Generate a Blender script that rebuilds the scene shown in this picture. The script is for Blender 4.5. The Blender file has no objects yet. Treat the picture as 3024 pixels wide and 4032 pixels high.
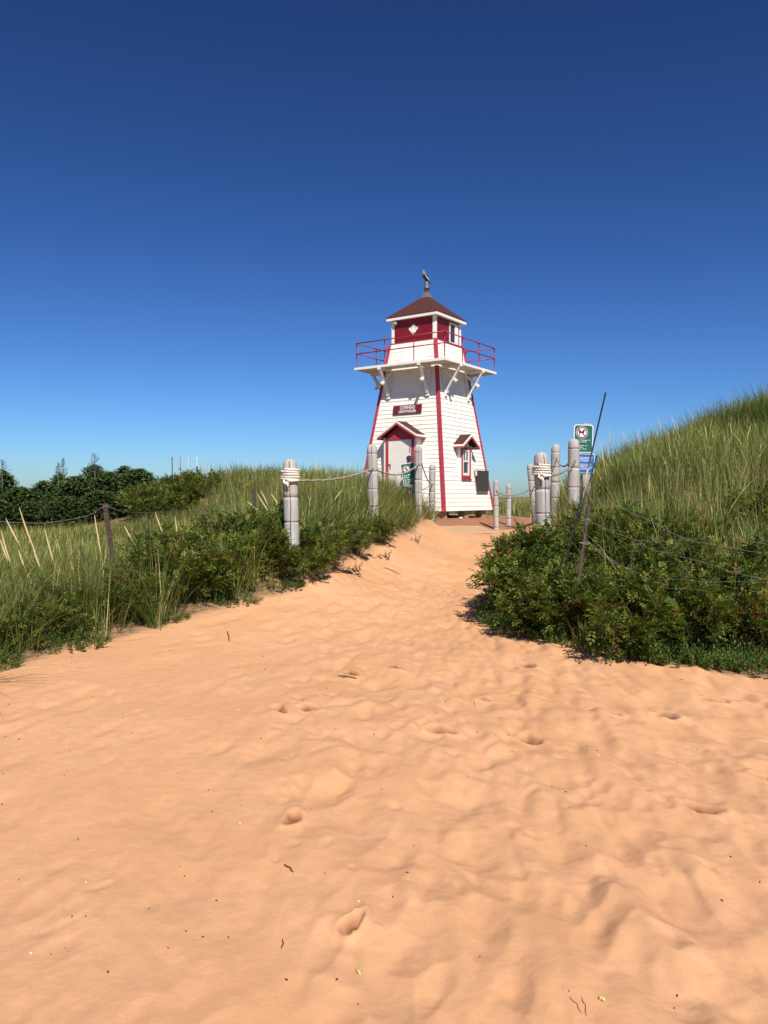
import bpy, math, random
import numpy as np
from mathutils import Vector, Matrix, Quaternion, noise as mnoise

R = np.random.RandomState(7)
random.seed(7)
SC = bpy.context.scene
COL = SC.collection
EYE = 1.6                                   # camera height over the beach; heights below are given relative to the eye

# ------------------------------------------------------------------ camera, sky, sun, exposure
cam = bpy.data.cameras.new("camera")
cam.sensor_fit = 'VERTICAL'
cam.sensor_height = 36.0
cam.lens = 27.03
cam.clip_start = 0.05
cam.clip_end = 20000
camo = bpy.data.objects.new("camera", cam)
camo.location = (0, 0, EYE)
camo.rotation_euler = (math.radians(90) - 0.02, 0, 0)
COL.objects.link(camo)
SC.camera = camo

SUN_AZ, SUN_EL = math.radians(165.0), math.radians(47.5)
w = bpy.data.worlds.new("World")
SC.world = w
w.use_nodes = True
nt = w.node_tree
nt.nodes.clear()
sky = nt.nodes.new("ShaderNodeTexSky")
sky.sky_type = 'NISHITA'
sky.sun_disc = False
sky.sun_elevation = SUN_EL
sky.sun_rotation = SUN_AZ
sky.altitude = 1000
sky.air_density = 1.0
sky.dust_density = 1.0
sky.ozone_density = 6.0
gam = nt.nodes.new("ShaderNodeGamma")
gam.inputs['Gamma'].default_value = 1.54
tint = nt.nodes.new("ShaderNodeMix"); tint.data_type = 'RGBA'; tint.blend_type = 'MULTIPLY'
tint.inputs[0].default_value = 1.0; tint.inputs[7].default_value = (.318, .366, .414, 1)
bg = nt.nodes.new("ShaderNodeBackground")
bg.inputs['Strength'].default_value = 0.06
out = nt.nodes.new("ShaderNodeOutputWorld")
nt.links.new(sky.outputs[0], gam.inputs[0])
nt.links.new(gam.outputs[0], tint.inputs[6])
nt.links.new(tint.outputs[2], bg.inputs[0])
nt.links.new(bg.outputs[0], out.inputs[0])

sl = bpy.data.lights.new("sun", 'SUN')
sl.energy = 4.2
sl.angle = math.radians(0.53)
sl.color = (1.0, 0.93, 0.82)
so = bpy.data.objects.new("sun", sl)
sd = Vector((math.cos(SUN_EL) * math.sin(SUN_AZ), math.cos(SUN_EL) * math.cos(SUN_AZ), math.sin(SUN_EL)))
so.rotation_euler = sd.to_track_quat('Z', 'Y').to_euler()
so.location = (5, -10, 30)
COL.objects.link(so)

SC.view_settings.view_transform = 'Standard'
SC.view_settings.look = 'None'
SC.view_settings.exposure = 0.62
SC.view_settings.gamma = 1.0
SC.view_settings.use_curve_mapping = False
SC.cycles.max_bounces = 6
SC.cycles.diffuse_bounces = 3
SC.cycles.transparent_max_bounces = 6

# ------------------------------------------------------------------ helpers: materials
def new_mat(name):
    m = bpy.data.materials.new(name)
    m.use_nodes = True
    n = m.node_tree.nodes
    return m, n, m.node_tree.links, n['Principled BSDF']

def mixcol(n, l, fac, a, b, mode='MIX'):
    x = n.new("ShaderNodeMix"); x.data_type = 'RGBA'; x.blend_type = mode
    for sock, v in ((0, fac), (6, a), (7, b)):
        if hasattr(v, 'links'): l.new(v, x.inputs[sock])
        elif sock == 0: x.inputs[0].default_value = v
        else: x.inputs[sock].default_value = (*v, 1)
    return x.outputs[2]

def tex_noise(n, l, scale, detail=4, vec=None, rough=.55, sx=None):
    t = n.new("ShaderNodeTexNoise"); t.inputs['Scale'].default_value = scale
    t.inputs['Detail'].default_value = detail; t.inputs['Roughness'].default_value = rough
    tc = n.new("ShaderNodeTexCoord"); o = tc.outputs['Object']
    if sx:
        mp = n.new("ShaderNodeMapping"); mp.inputs['Scale'].default_value = sx
        l.new(o, mp.inputs[0]); o = mp.outputs[0]
    l.new(o, t.inputs['Vector'])
    return t.outputs['Fac']

def ramp(n, l, fac, lo, hi):
    r = n.new("ShaderNodeMapRange"); r.inputs[1].default_value = lo; r.inputs[2].default_value = hi
    l.new(fac, r.inputs[0]); return r.outputs[0]

def bump(n, l, p, height, strength, dist):
    b = n.new("ShaderNodeBump"); b.inputs['Strength'].default_value = strength; b.inputs['Distance'].default_value = dist
    l.new(height, b.inputs['Height']); l.new(b.outputs[0], p.inputs['Normal'])

def mat(name, c1, c2=None, scale=8, rough=.6, metal=0, bmp=.0, sx=None, spec=.4, lo=.35, hi=.65):
    m, n, l, p = new_mat(name)
    p.inputs['Roughness'].default_value = rough
    p.inputs['Metallic'].default_value = metal
    p.inputs['Specular IOR Level'].default_value = spec
    t = tex_noise(n, l, scale, 5, sx=sx)
    l.new(mixcol(n, l, ramp(n, l, t, lo, hi), c1, c2 or tuple(x * .85 for x in c1)), p.inputs['Base Color'])
    if bmp: bump(n, l, p, t, bmp, .01)
    return m

def leaf_mat(name, trans=.25, rough=.45, spec=.3):
    m, n, l, p = new_mat(name)
    a = n.new("ShaderNodeAttribute"); a.attribute_name = "Col"
    p.inputs['Roughness'].default_value = rough
    p.inputs['Specular IOR Level'].default_value = spec
    l.new(a.outputs['Color'], p.inputs['Base Color'])
    tr = n.new("ShaderNodeBsdfTranslucent")
    g = n.new("ShaderNodeMix"); g.data_type = 'RGBA'; g.blend_type = 'MULTIPLY'; g.inputs[0].default_value = 1
    l.new(a.outputs['Color'], g.inputs[6]); g.inputs[7].default_value = (1.3, 1.35, .6, 1)
    l.new(g.outputs[2], tr.inputs['Color'])
    mx = n.new("ShaderNodeMixShader"); mx.inputs[0].default_value = trans
    l.new(p.outputs[0], mx.inputs[1]); l.new(tr.outputs[0], mx.inputs[2])
    l.new(mx.outputs[0], n['Material Output'].inputs['Surface'])
    return m

def shingle_mat(name):
    m, n, l, p = new_mat(name)
    p.inputs['Roughness'].default_value = .9
    p.inputs['Specular IOR Level'].default_value = .15
    t = tex_noise(n, l, 9, 6); t2 = tex_noise(n, l, 60, 3)
    c = mixcol(n, l, ramp(n, l, t, .3, .7), (.048, .016, .015), (.074, .026, .024))
    c = mixcol(n, l, ramp(n, l, t2, .3, .75), c, (.088, .035, .032))
    tc = n.new("ShaderNodeTexCoord"); sp = n.new("ShaderNodeSeparateXYZ"); l.new(tc.outputs['Object'], sp.inputs[0])
    w_ = n.new("ShaderNodeMath"); w_.operation = 'MULTIPLY'; w_.inputs[1].default_value = 11
    l.new(sp.outputs['Z'], w_.inputs[0])
    fr = n.new("ShaderNodeMath"); fr.operation = 'FRACT'; l.new(w_.outputs[0], fr.inputs[0])
    l.new(c, p.inputs['Base Color'])
    bump(n, l, p, fr.outputs[0], .5, .012)
    return m

# ------------------------------------------------------------------ helpers: meshes
def raw_mesh(name, V, F, col=None, smooth=False):
    """V (n,3); F (m,k) int array or list of such arrays."""
    me = bpy.data.meshes.new(name)
    Fs = F if isinstance(F, list) else [F]
    Fs = [np.asarray(f, dtype=np.int32) for f in Fs if len(f)]
    tot = np.concatenate([np.full(len(f), f.shape[1], np.int32) for f in Fs])
    loops = np.concatenate([f.ravel() for f in Fs])
    me.vertices.add(len(V)); me.vertices.foreach_set("co", np.asarray(V, np.float32).ravel())
    me.loops.add(len(loops)); me.loops.foreach_set("vertex_index", loops)
    me.polygons.add(len(tot))
    me.polygons.foreach_set("loop_start", np.concatenate([[0], np.cumsum(tot)[:-1]]).astype(np.int32))
    if smooth: me.polygons.foreach_set("use_smooth", np.ones(len(tot), bool))
    me.update(calc_edges=True)
    if col is not None:
        a = me.color_attributes.new("Col", 'FLOAT_COLOR', 'POINT')
        c = np.ones((len(V), 4), np.float32); c[:, :3] = col
        a.data.foreach_set("color", c.ravel())
    return me

class MB:
    """collects shapes; build() links them as ONE mesh object"""
    def __init__(s): s.v = []; s.f = []; s.sm = []
    def add(s, vs, fs, smooth=False):
        o = len(s.v); s.v += [tuple(map(float, v)) for v in vs]
        s.f += [tuple(i + o for i in f) for f in fs]; s.sm += [smooth] * len(fs); return s
    def box(s, x0, x1, y0, y1, z0, z1):
        v = [(x, y, z) for z in (z0, z1) for x, y in ((x0, y0), (x1, y0), (x1, y1), (x0, y1))]
        return s.add(v, [(3, 2, 1, 0), (4, 5, 6, 7), (0, 1, 5, 4), (1, 2, 6, 5), (2, 3, 7, 6), (3, 0, 4, 7)])
    def hexa(s, b, t):
        return s.add(list(b) + list(t), [(3, 2, 1, 0), (4, 5, 6, 7), (0, 1, 5, 4), (1, 2, 6, 5), (2, 3, 7, 6), (3, 0, 4, 7)])
    def prism(s, b, t):
        n = len(b)
        return s.add(list(b) + list(t), [tuple(range(n))[::-1], tuple(range(n, 2 * n))] + [(i, (i + 1) % n, n + (i + 1) % n, n + i) for i in range(n)])
    def beam(s, a, b, wd, ht, side=(0, 0, 1)):
        a, b = Vector(a), Vector(b); d = (b - a).normalized(); u = Vector(side).cross(d)
        if u.length < 1e-4: u = Vector((1, 0, 0))
        u.normalize(); v = d.cross(u); u = u * wd / 2; v = v * ht / 2
        return s.hexa([a - u - v, a + u - v, a + u + v, a - u + v], [b - u - v, b + u - v, b + u + v, b - u + v])
    def tube(s, pts, r, n=8, smooth=True, caps=True):
        V, F = sweep(pts, r, n)
        s.add(V, F, smooth)
        if caps:
            o = len(s.v) - len(V)
            s.f += [tuple(o + i for i in range(n))[::-1], tuple(o + len(V) - n + i for i in range(n))]; s.sm += [False] * 2
        return s
    def build(s, name, m, parent=None):
        me = bpy.data.meshes.new(name)
        me.from_pydata(s.v, [], s.f)
        me.polygons.foreach_set("use_smooth", s.sm)
        me.update()
        return link(name, me, m, parent)

def link(name, me, m, parent=None):
    o = bpy.data.objects.new(name, me)
    if m is not None and len(me.materials) == 0: me.materials.append(m)
    COL.objects.link(o)
    if parent is not None: o.parent = parent
    return o

def sweep(pts, r, n=8, lobes=0, twist=0., amp=.22):
    pts = [Vector(p) for p in pts]; V = []; F = []
    t = (pts[1] - pts[0]).normalized()
    u = t.orthogonal().normalized(); L = 0.
    for i, p in enumerate(pts):
        t2 = (pts[min(i + 1, len(pts) - 1)] - pts[max(i - 1, 0)]).normalized()
        u = (t.rotation_difference(t2) @ u); u = (u - t2 * u.dot(t2)).normalized(); t = t2; v = t.cross(u)
        if i: L += (p - pts[i - 1]).length
        rr = r[i] if hasattr(r, '__len__') else r
        for k in range(n):
            a = 2 * math.pi * k / n
            q = rr * (1 + (amp * (abs(math.cos(lobes * .5 * a)) * 2 - 1.3) if lobes else 0))
            b = a + twist * L
            V.append(p + u * math.cos(b) * q + v * math.sin(b) * q)
        if i:
            o = (i - 1) * n
            F += [(o + k, o + (k + 1) % n, o + n + (k + 1) % n, o + n + k) for k in range(n)]
    return V, F

def lathe(prof, n=24, wob=None):
    V = []; F = []
    for i, (r, z) in enumerate(prof):
        for k in range(n):
            a = 2 * math.pi * k / n; q = r + (wob(a, z, r) if wob else 0)
            V.append((q * math.cos(a), q * math.sin(a), z))
        if i:
            o = (i - 1) * n
            F += [(o + k, o + (k + 1) % n, o + n + (k + 1) % n, o + n + k) for k in range(n)]
    F += [tuple(range((len(prof) - 1) * n, len(prof) * n))]
    return V, F

def tag(o, label=None, cat=None, group=None, kind=None):
    if label: o['label'] = label
    if cat: o['category'] = cat
    if group: o['group'] = group
    if kind: o['kind'] = kind
    return o

def empty(name, loc, rz=0):
    o = bpy.data.objects.new(name, None); o.location = loc; o.rotation_euler = (0, 0, rz)
    o.empty_display_size = .2; COL.objects.link(o); return o

def text_mesh(txt, size, align='LEFT', bold=0.0):
    c = bpy.data.curves.new("lettering", 'FONT'); c.body = txt; c.size = size; c.align_x = align
    c.offset = bold; c.extrude = .002; c.resolution_u = 3
    o = bpy.data.objects.new("lettering", c); COL.objects.link(o)
    dg = bpy.context.evaluated_depsgraph_get()
    me = bpy.data.meshes.new_from_object(o.evaluated_get(dg))
    bpy.data.objects.remove(o); bpy.data.curves.remove(c)
    return me

# value noise in numpy
def vnoise(x, y, seed):
    rs = np.random.RandomState(seed); T = rs.rand(256, 256)
    xi = np.floor(x).astype(int); yi = np.floor(y).astype(int); fx = x - xi; fy = y - yi
    fx = fx * fx * fx * (fx * (fx * 6 - 15) + 10); fy = fy * fy * fy * (fy * (fy * 6 - 15) + 10)
    g = lambda a, b: T[a & 255, b & 255]
    return (g(xi, yi) * (1 - fx) + g(xi + 1, yi) * fx) * (1 - fy) + (g(xi, yi + 1) * (1 - fx) + g(xi + 1, yi + 1) * fx) * fy - .5
def fbm(x, y, seed, oct=4):
    s = 0; a = 1
    for i in range(oct): s = s + a * vnoise(x, y, seed + i); x = x * 2.03 + 17; y = y * 2.03 + 5; a *= .5
    return s
def sstep(a, b, x):
    t = np.clip((x - a) / (b - a), 0, 1); return t * t * (3 - 2 * t)

# ------------------------------------------------------------------ terrain (x right, y ahead, z relative to the eye)
LE = np.array([(-4.6, 4.6, -1.55), (-3.28, 6.1, -1.45), (-2.75, 7.3, -1.39), (-1.76, 8.6, -1.24), (-1.05, 9.6, -1.17), (-.70, 11.6, -1.0), (-.30, 13, -.95),
               (.05, 14, -.84), (.50, 16, -.76), (.82, 18, -.68), (1.25, 20.5, -.85), (1.45, 22.7, -1.0)])
RE = np.array([(6, 5.2, -1.56), (4.4, 5.8, -1.54), (3.17, 6.4, -1.52), (2.32, 6.9, -1.5), (1.97, 7.6, -1.47), (1.42, 8.6, -1.42), (1.45, 9.6, -1.38), (1.95, 10.8, -1.3),
               (2.7, 12.6, -1.15), (3.3, 16, -1.1), (4.0, 20, -1.02), (4.2, 22.5, -1.0)])
CP = [(-6, 0, -1.6), (0, 0, -1.6), (6, 0, -1.6), (-3, 2, -1.6), (0, 2.3, -1.6), (3, 2, -1.6), (-4, 4, -1.57), (0, 4.5, -1.56), (4, 4, -1.57), (-10, -8, -1.6), (10, -8, -1.6), (0, -8, -1.65),
      (-9, 3, -1.55), (0, 7, -1.5), (.1, 9.3, -1.44), (.6, 11, -1.38), (1.2, 13, -1.3), (1.8, 15, -1.25), (2.3, 17, -1.18), (2.7, 19, -1.12), (2.8, 21, -1.06), (2.4, 22.4, -.99),
      (-1.18, 9.9, -.9), (-2.5, 9.5, -1.08), (-4, 9, -1.12), (-5.5, 8, -1.2), (-8, 8, -1.1), (-4, 12, -1.0), (-8, 12, -1.08), (-3, 14, -.75), (-8, 16, -1.05), (-12, 14, -1.1), (-5, 16.5, -.78),
      (-6.3, 20, -.72), (-5.3, 19.3, -.66), (-4.5, 18.6, -.5), (-7.2, 23, -.45), (-10, 22, -.98), (-16, 22, -1.0), (-20, 30, -.95), (-11, 28, -.9), (-4.4, 22, .42), (-2.6, 20.5, .38), (-6.7, 26, .35), (-4, 27, .5), (-.4, 21, .05), (-.2, 17, -.32), (-.18, 13.96, -.55),
      (.83, 18.8, -.42), (-1.5, 14, -.35), (-1.2, 12, -.68), (-2.2, 17, -.15), (0, 24.3, -.72), (1.5, 24.0, -.74), (2.9, 24.9, -.76), (1.5, 27, -.7), (4, 27, -.76), (-1.2, 26.6, -.68), (1.5, 30, -.7),
      (-3, 31, -.3), (5, 30, -.75), (1.43, 22.9, -1.0), (2.13, 10.2, -.85), (3.18, 12.9, -.4), (3.61, 16.3, -.28), (4.5, 22.4, -.55), (3.41, 23.4, -1.0), (4.05, 25, -.94), (6, 26, -.8), (8, 30, -.6), (5, 34, -.65),
      (3, 9.2, -1.0), (4, 8, -1.15), (5.5, 7, -1.28), (4, 10, -.5), (5.5, 9.5, -.55), (7, 8.5, -.75), (4.2, 12, -.02), (5.5, 12, .28), (7, 11, .33), (4.3, 14, .25), (5.2, 14.5, .55), (6.5, 14, .72),
      (9, 13, 1.15), (9, 17, 1.65), (7, 17.5, 1.05), (12, 16, 1.85), (5, 18, .35), (6, 21, .25), (12, 22, 1.4), (15, 10, .8), (15, 5, -.9), (9, 6, -1.1), (20, 14, 1.6), (-20, 12, -.8), (-15, 5, -1.2), (10, 32, -.4), (0, 38, -.7), (-14, 38, -.7), (14, 38, -.5)]
CP = np.array(CP + [tuple(p) for p in LE] + [tuple(p) for p in RE], float)
def _k(d2): return d2 * np.log(d2 + 1e-9) * .5
_n = len(CP)
_d = ((CP[:, None, :2] - CP[None, :, :2]) ** 2).sum(-1)
_A = np.zeros((_n + 3, _n + 3)); _A[:_n, :_n] = _k(_d) + np.eye(_n) * .25
_A[:_n, _n] = 1; _A[:_n, _n + 1:] = CP[:, :2]; _A[_n, :_n] = 1; _A[_n + 1:, :_n] = CP[:, :2].T
_W = np.linalg.solve(_A, np.concatenate([CP[:, 2], [0, 0, 0]]))
def terr(x, y):
    x = np.asarray(x, float); y = np.asarray(y, float); sh = x.shape; x = x.ravel(); y = y.ravel()
    rr = np.hypot(x, y); k = np.minimum(1, 46 / np.maximum(rr, 1e-6)); xx = x * k; yy = y * k
    z = np.full(x.shape, _W[_n]) + _W[_n + 1] * xx + _W[_n + 2] * yy
    for i in range(_n): z += _W[i] * _k((xx - CP[i, 0]) ** 2 + (yy - CP[i, 1]) ** 2)
    z = np.clip(z, -2.2, 2.6)
    b = sstep(30, 46, rr); z = z * (1 - b) + (-.75) * b
    return z.reshape(sh) + EYE
def T1(x, y): return float(terr(np.array([x]), np.array([y]))[0])
def xl(y): return np.interp(y, LE[:, 1], LE[:, 0])
def xr(y): return np.interp(y, RE[:, 1], RE[:, 0])
LHX, LHY, YAW = 1.491, 27.0, -.606
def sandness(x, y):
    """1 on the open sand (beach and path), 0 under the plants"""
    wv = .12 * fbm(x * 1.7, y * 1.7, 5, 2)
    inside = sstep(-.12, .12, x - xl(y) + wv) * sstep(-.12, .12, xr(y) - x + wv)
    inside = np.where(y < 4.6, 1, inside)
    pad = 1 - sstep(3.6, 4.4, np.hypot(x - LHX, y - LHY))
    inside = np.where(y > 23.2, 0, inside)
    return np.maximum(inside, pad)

# ground sheet: a polar grid, fine where the photographer stands, running to the horizon
rr = [0.0, .3, .6, .9, 1.2, 1.5]
while rr[-1] < 14: rr.append(rr[-1] * 1.0036)
while rr[-1] < 60: rr.append(rr[-1] * 1.012)
while rr[-1] < 9000: rr.append(rr[-1] * 1.09)
rr = np.array(rr)
th = np.concatenate([np.linspace(-43, 43, 430), np.linspace(43, 317, 112)[1:-1]])
th = np.radians(th)
RG, TG = np.meshgrid(rr, th, indexing='ij')
GX = RG * np.sin(TG); GY = RG * np.cos(TG)
GZ = terr(GX, GY)
S = sandness(GX, GY)
near = RG < 60
# relief of trampled sand
rel = .05 * fbm(GX * .55, GY * .55, 11, 3)
rough_side = .16 + .84 * sstep(-1.5, 1.4, GX + .12 * (GY - 4))
rel += .016 * rough_side * fbm(GX * 1.9, GY * 1.9, 31, 3) + .0022 * rough_side * fbm(GX * 12, GY * 12, 33, 2)
# trodden furrows running towards the path mouth
rho = np.hypot(GX - 1., GY - 14.); phi = np.arctan2(GX - 1., 14. - GY)
fur = fbm(rho * 1.25 + 3, phi * 30 + 40, 71, 3); fur2 = fbm(rho * 2.6, phi * 62 + 11, 72, 2)
rel += rough_side * sstep(.5, 3, rho) * (.080 * np.clip(np.abs(fur) - .06, 0, .4) + .026 * np.abs(fur2))
disturbed = np.zeros_like(GX)
flat_idx = np.where((RG.ravel() > 1.0) & (RG.ravel() < 26))[0]
px = GX.ravel()[flat_idx]; py = GY.ravel()[flat_idx]; dz = np.zeros(len(flat_idx)); dd = np.zeros(len(flat_idx))
order = np.argsort(py); py_s = py[order]
def pit(cx, cy, L, W, ang, dep, rim, fresh):
    a, b = np.searchsorted(py_s, [cy - .55, cy + .55]); ids = order[a:b]
    x = px[ids] - cx; y = py[ids] - cy
    u = (x * math.cos(ang) + y * math.sin(ang)) / L; v = (-x * math.sin(ang) + y * math.cos(ang)) / W
    q = np.sqrt(u * u + v * v) * (1 + (.12 * np.sin(3 * np.arctan2(v, u) + cx * 7) if fresh else 0))
    heel = 1 - .45 * np.exp(-((u - .12) / .3) ** 2) * (1 if fresh else .4)
    if fresh: dz[ids] += -dep * np.exp(-(q / .75) ** 4) * heel + rim * dep * np.exp(-((q - 1.22) / .3) ** 2)
    else: dz[ids] += -dep * np.exp(-(q / .9) ** 3.2) * heel + rim * dep * np.exp(-((q - 1.5) / .45) ** 2)
    if fresh: dd[ids] = np.maximum(dd[ids], np.exp(-(q / .78) ** 4))
cone = np.zeros(len(flat_idx))
def hollow(cx, cy, dep, slope, stretch, ang):
    rad = dep / slope * stretch * 1.25
    a, b = np.searchsorted(py_s, [cy - rad, cy + rad]); ids = order[a:b]
    x = px[ids] - cx; m_ = np.abs(x) < rad; ids = ids[m_]; x = x[m_]; y = py[ids] - cy
    u = (x * math.cos(ang) + y * math.sin(ang)) / stretch; v = -x * math.sin(ang) + y * math.cos(ang)
    cone[ids] = np.minimum(cone[ids], -dep + slope * (np.sqrt(u * u + v * v + .0003) - .017))
for k in range(1500):
    y = 1.7 + 19 * R.rand() ** 1.35; hw = .62 * y + .6
    x = R.uniform(-hw, hw)
    lft = x < -.1 - .10 * (y - 2)
    if lft and R.rand() < .45: continue
    if y > 8: x = R.uniform(float(xl(y)), float(xr(y)))
    ang = math.atan2(14 - y, 1. - x) + R.normal(0, .3) if y < 11 else 1.3 + R.normal(0, .5)
    big = 1 + .6 * (R.rand() < .25)
    sl_ = R.uniform(.22, .52) * (.6 if lft else 1)
    hollow(x, y, R.uniform(.014, .040) * big * (.45 if lft else 1), sl_, R.uniform(1.5, 3.0), ang)
for k in range(1100):
    y = 3.1 + 16 * R.rand() ** 1.2; x = R.normal(.75 + .02 * y, .22 * y + .35)
    if y > 8: x = R.uniform(float(xl(y)), float(xr(y)))
    if x < -.4 - .1 * (y - 2) and R.rand() < .75: continue
    hollow(x, y, R.uniform(.010, .026), R.uniform(.34, .70), R.uniform(1.4, 2.8), math.atan2(14 - y, 1. - x) + R.normal(0, .5) if y < 11 else R.uniform(0, 3.1))
dz += .85 * cone * (1 + .25 * fbm(px * 9, py * 9, 61, 2))
# fresh prints, where the sand is broken open
for (X_, Y_, L_, W_, A_, D_) in [(1.95, 2.95, .17, .075, 2.2, .060), (1.95, 3.62, .10, .05, 1.5, .055), (1.62, 3.9, .12, .07, 2.2, .03), (.36, 5.05, .13, .06, 2.6, .045), (.95, 4.98, .10, .06, 2.0, .035),
                                (1.62, 5.5, .09, .05, 2.4, .05), (2.0, 5.5, .12, .07, 2.2, .05), (2.5, 5.8, .12, .06, 2.6, .04), (.72, 5.9, .14, .06, 2.7, .03), (1.1, 6.0, .12, .06, 2.5, .035),
                                (-.75, 5.45, .12, .06, 2.0, .03), (-.55, 5.5, .10, .06, 2.7, .03), (-.12, 2.85, .07, .045, 1.1, .034), (-.45, 3.75, .09, .05, 1.4, .025), (2.2, 4.3, .12, .08, 2.4, .03),
                                (-.28, 6.5, .12, .06, 2.2, .02), (.1, 6.7, .12, .06, 2.2, .02), (1.3, 6.9, .12, .06, 2.1, .02), (2.55, 4.9, .14, .08, 2.6, .03)]:
    pit(X_, Y_, L_ * .95, W_ * .85, A_, D_ * 1.5, .25, True)
    for q in range(3):
        pit(X_ + R.normal(0, .06), Y_ + R.normal(0, .06), .016, .012, R.rand() * 6, R.uniform(-.016, .012), 0, False)
disturbed.ravel()[flat_idx] = dd
rel_f = rel.ravel(); rel_f[flat_idx] += dz
rel = rel_f.reshape(rel.shape)
rel += disturbed * .007 * fbm(GX * 38, GY * 38, 41, 2)
fade = np.clip(S * (1 - sstep(19, 24, RG)) + .25 * (1 - S), 0, 1) * near
GZ = GZ + rel * fade
nr, ntn = RG.shape
idx = np.arange(nr * ntn).reshape(nr, ntn)
a_ = idx[1:-1, :]; b_ = np.roll(idx, -1, axis=1)[1:-1, :]; c_ = np.roll(idx, -1, axis=1)[2:, :]; d_ = idx[2:, :]
quads = np.stack([a_, b_, c_, d_], -1).reshape(-1, 4)
tris = np.stack([np.full(ntn, 0), np.roll(idx[1], -1), idx[1]], -1)
padm = 1 - sstep(3.3, 4.3, np.hypot(GX - LHX, GY - LHY) + .5 * fbm(GX * 1.2, GY * 1.2, 77, 3))
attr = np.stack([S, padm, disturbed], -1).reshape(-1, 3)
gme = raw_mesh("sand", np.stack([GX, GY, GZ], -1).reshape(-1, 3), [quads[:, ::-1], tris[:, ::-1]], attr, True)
def sand_mat():
    m, n, l, p = new_mat("sand")
    p.inputs['Roughness'].default_value = .95; p.inputs['Specular IOR Level'].default_value = .12
    a = n.new("ShaderNodeAttribute"); a.attribute_name = "Col"
    sp = n.new("ShaderNodeSeparateColor"); l.new(a.outputs['Color'], sp.inputs[0])
    big = tex_noise(n, l, 1.3, 4); mid = tex_noise(n, l, 14, 4); fine = tex_noise(n, l, 260, 2, rough=.8); grit = tex_noise(n, l, 90, 2)
    c = mixcol(n, l, ramp(n, l, big, .3, .7), (.555, .294, .146), (.605, .340, .188))
    c = mixcol(n, l, ramp(n, l, mid, .42, .75), c, (.520, .284, .152))
    c = mixcol(n, l, ramp(n, l, fine, .60, .80), c, (.36, .175, .075))
    c = mixcol(n, l, ramp(n, l, grit, .70, .80), c, (.64, .42, .24))
    dm = n.new('ShaderNodeMath'); dm.operation = 'MULTIPLY'; l.new(sp.outputs[2], dm.inputs[0]); l.new(ramp(n, l, mid, .0, .42), dm.inputs[1])
    c = mixcol(n, l, dm.outputs[0], c, (.20, .085, .042))
    gr = mixcol(n, l, ramp(n, l, mid, .35, .65), (.26, .110, .062), (.34, .165, .095))
    c = mixcol(n, l, sp.outputs[1], c, gr)
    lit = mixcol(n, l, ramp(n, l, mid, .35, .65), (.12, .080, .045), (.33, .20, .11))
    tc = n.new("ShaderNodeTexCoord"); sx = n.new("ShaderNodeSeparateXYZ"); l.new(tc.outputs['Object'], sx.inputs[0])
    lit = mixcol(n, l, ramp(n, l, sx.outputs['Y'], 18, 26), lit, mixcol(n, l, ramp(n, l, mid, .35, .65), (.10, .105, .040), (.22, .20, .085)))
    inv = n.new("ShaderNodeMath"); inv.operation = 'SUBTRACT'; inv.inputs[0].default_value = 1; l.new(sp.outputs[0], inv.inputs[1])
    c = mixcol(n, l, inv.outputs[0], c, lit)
    l.new(c, p.inputs['Base Color'])
    ad = n.new("ShaderNodeMath"); ad.operation = 'MULTIPLY_ADD'; ad.inputs[1].default_value = .35
    l.new(fine, ad.inputs[0]); l.new(mid, ad.inputs[2])
    bump(n, l, p, ad.outputs[0], .55, .012)
    return m
tag(link("sand", gme, sand_mat()), kind='structure', label='sandy beach and path rising between the dunes')
# ------------------------------------------------------------------ lighthouse (local frame: door face is -y, window face is +x)
ZB = -.72                                    # foot of the piles, relative to the eye
light = empty("lighthouse", (LHX, LHY, EYE + ZB), YAW)
tag(light, "white clapboard lighthouse with red corner trim, red lantern room and railed gallery", "lighthouse")
H = lambda z: z - ZB                         # eye-relative height to local height
WBZ, WBH, SLP, DZ, DH, LZ, EZ, EH, AZ = -.468, 1.73, .141, 4.40, 1.775, 5.25, 6.07, 1.015, 7.06
wd = lambda z: WBH - (z - WBZ) * SLP
white = mat("white_paint", (.82, .79, .71), (.70, .67, .58), 5, .55, bmp=.05, lo=.5, hi=.85)
trimw = mat("white_trim", (.80, .78, .72), (.68, .65, .58), 12, .55, bmp=.05, lo=.45, hi=.8)
redt = mat("red_trim", (.42, .046, .066), (.34, .036, .052), 7, .5, bmp=.04)
redd = mat("dark_red_panel", (.19, .009, .016), (.165, .007, .014), 4, .45)
redr = mat("red_rail_paint", (.30, .018, .050), (.25, .014, .042), 9, .45)
shing = shingle_mat("red_brown_shingles")
steel = mat("galvanised_steel", (.42, .42, .44), (.30, .30, .33), 14, .38, .85)
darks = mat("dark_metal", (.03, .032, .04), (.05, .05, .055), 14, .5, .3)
lead = mat("weathered_flashing", (.20, .20, .19), (.13, .12, .12), 10, .6, .3)
def glass_mat():
    m, n, l, p = new_mat("window_glass")
    p.inputs['Base Color'].default_value = (.035, .04, .05, 1); p.inputs['Roughness'].default_value = .06
    p.inputs['Specular IOR Level'].default_value = .9
    return m
glass = glass_mat()
def ringpts(h, z): return [(-h, -h, H(z)), (h, -h, H(z)), (h, h, H(z)), (-h, h, H(z))]

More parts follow.
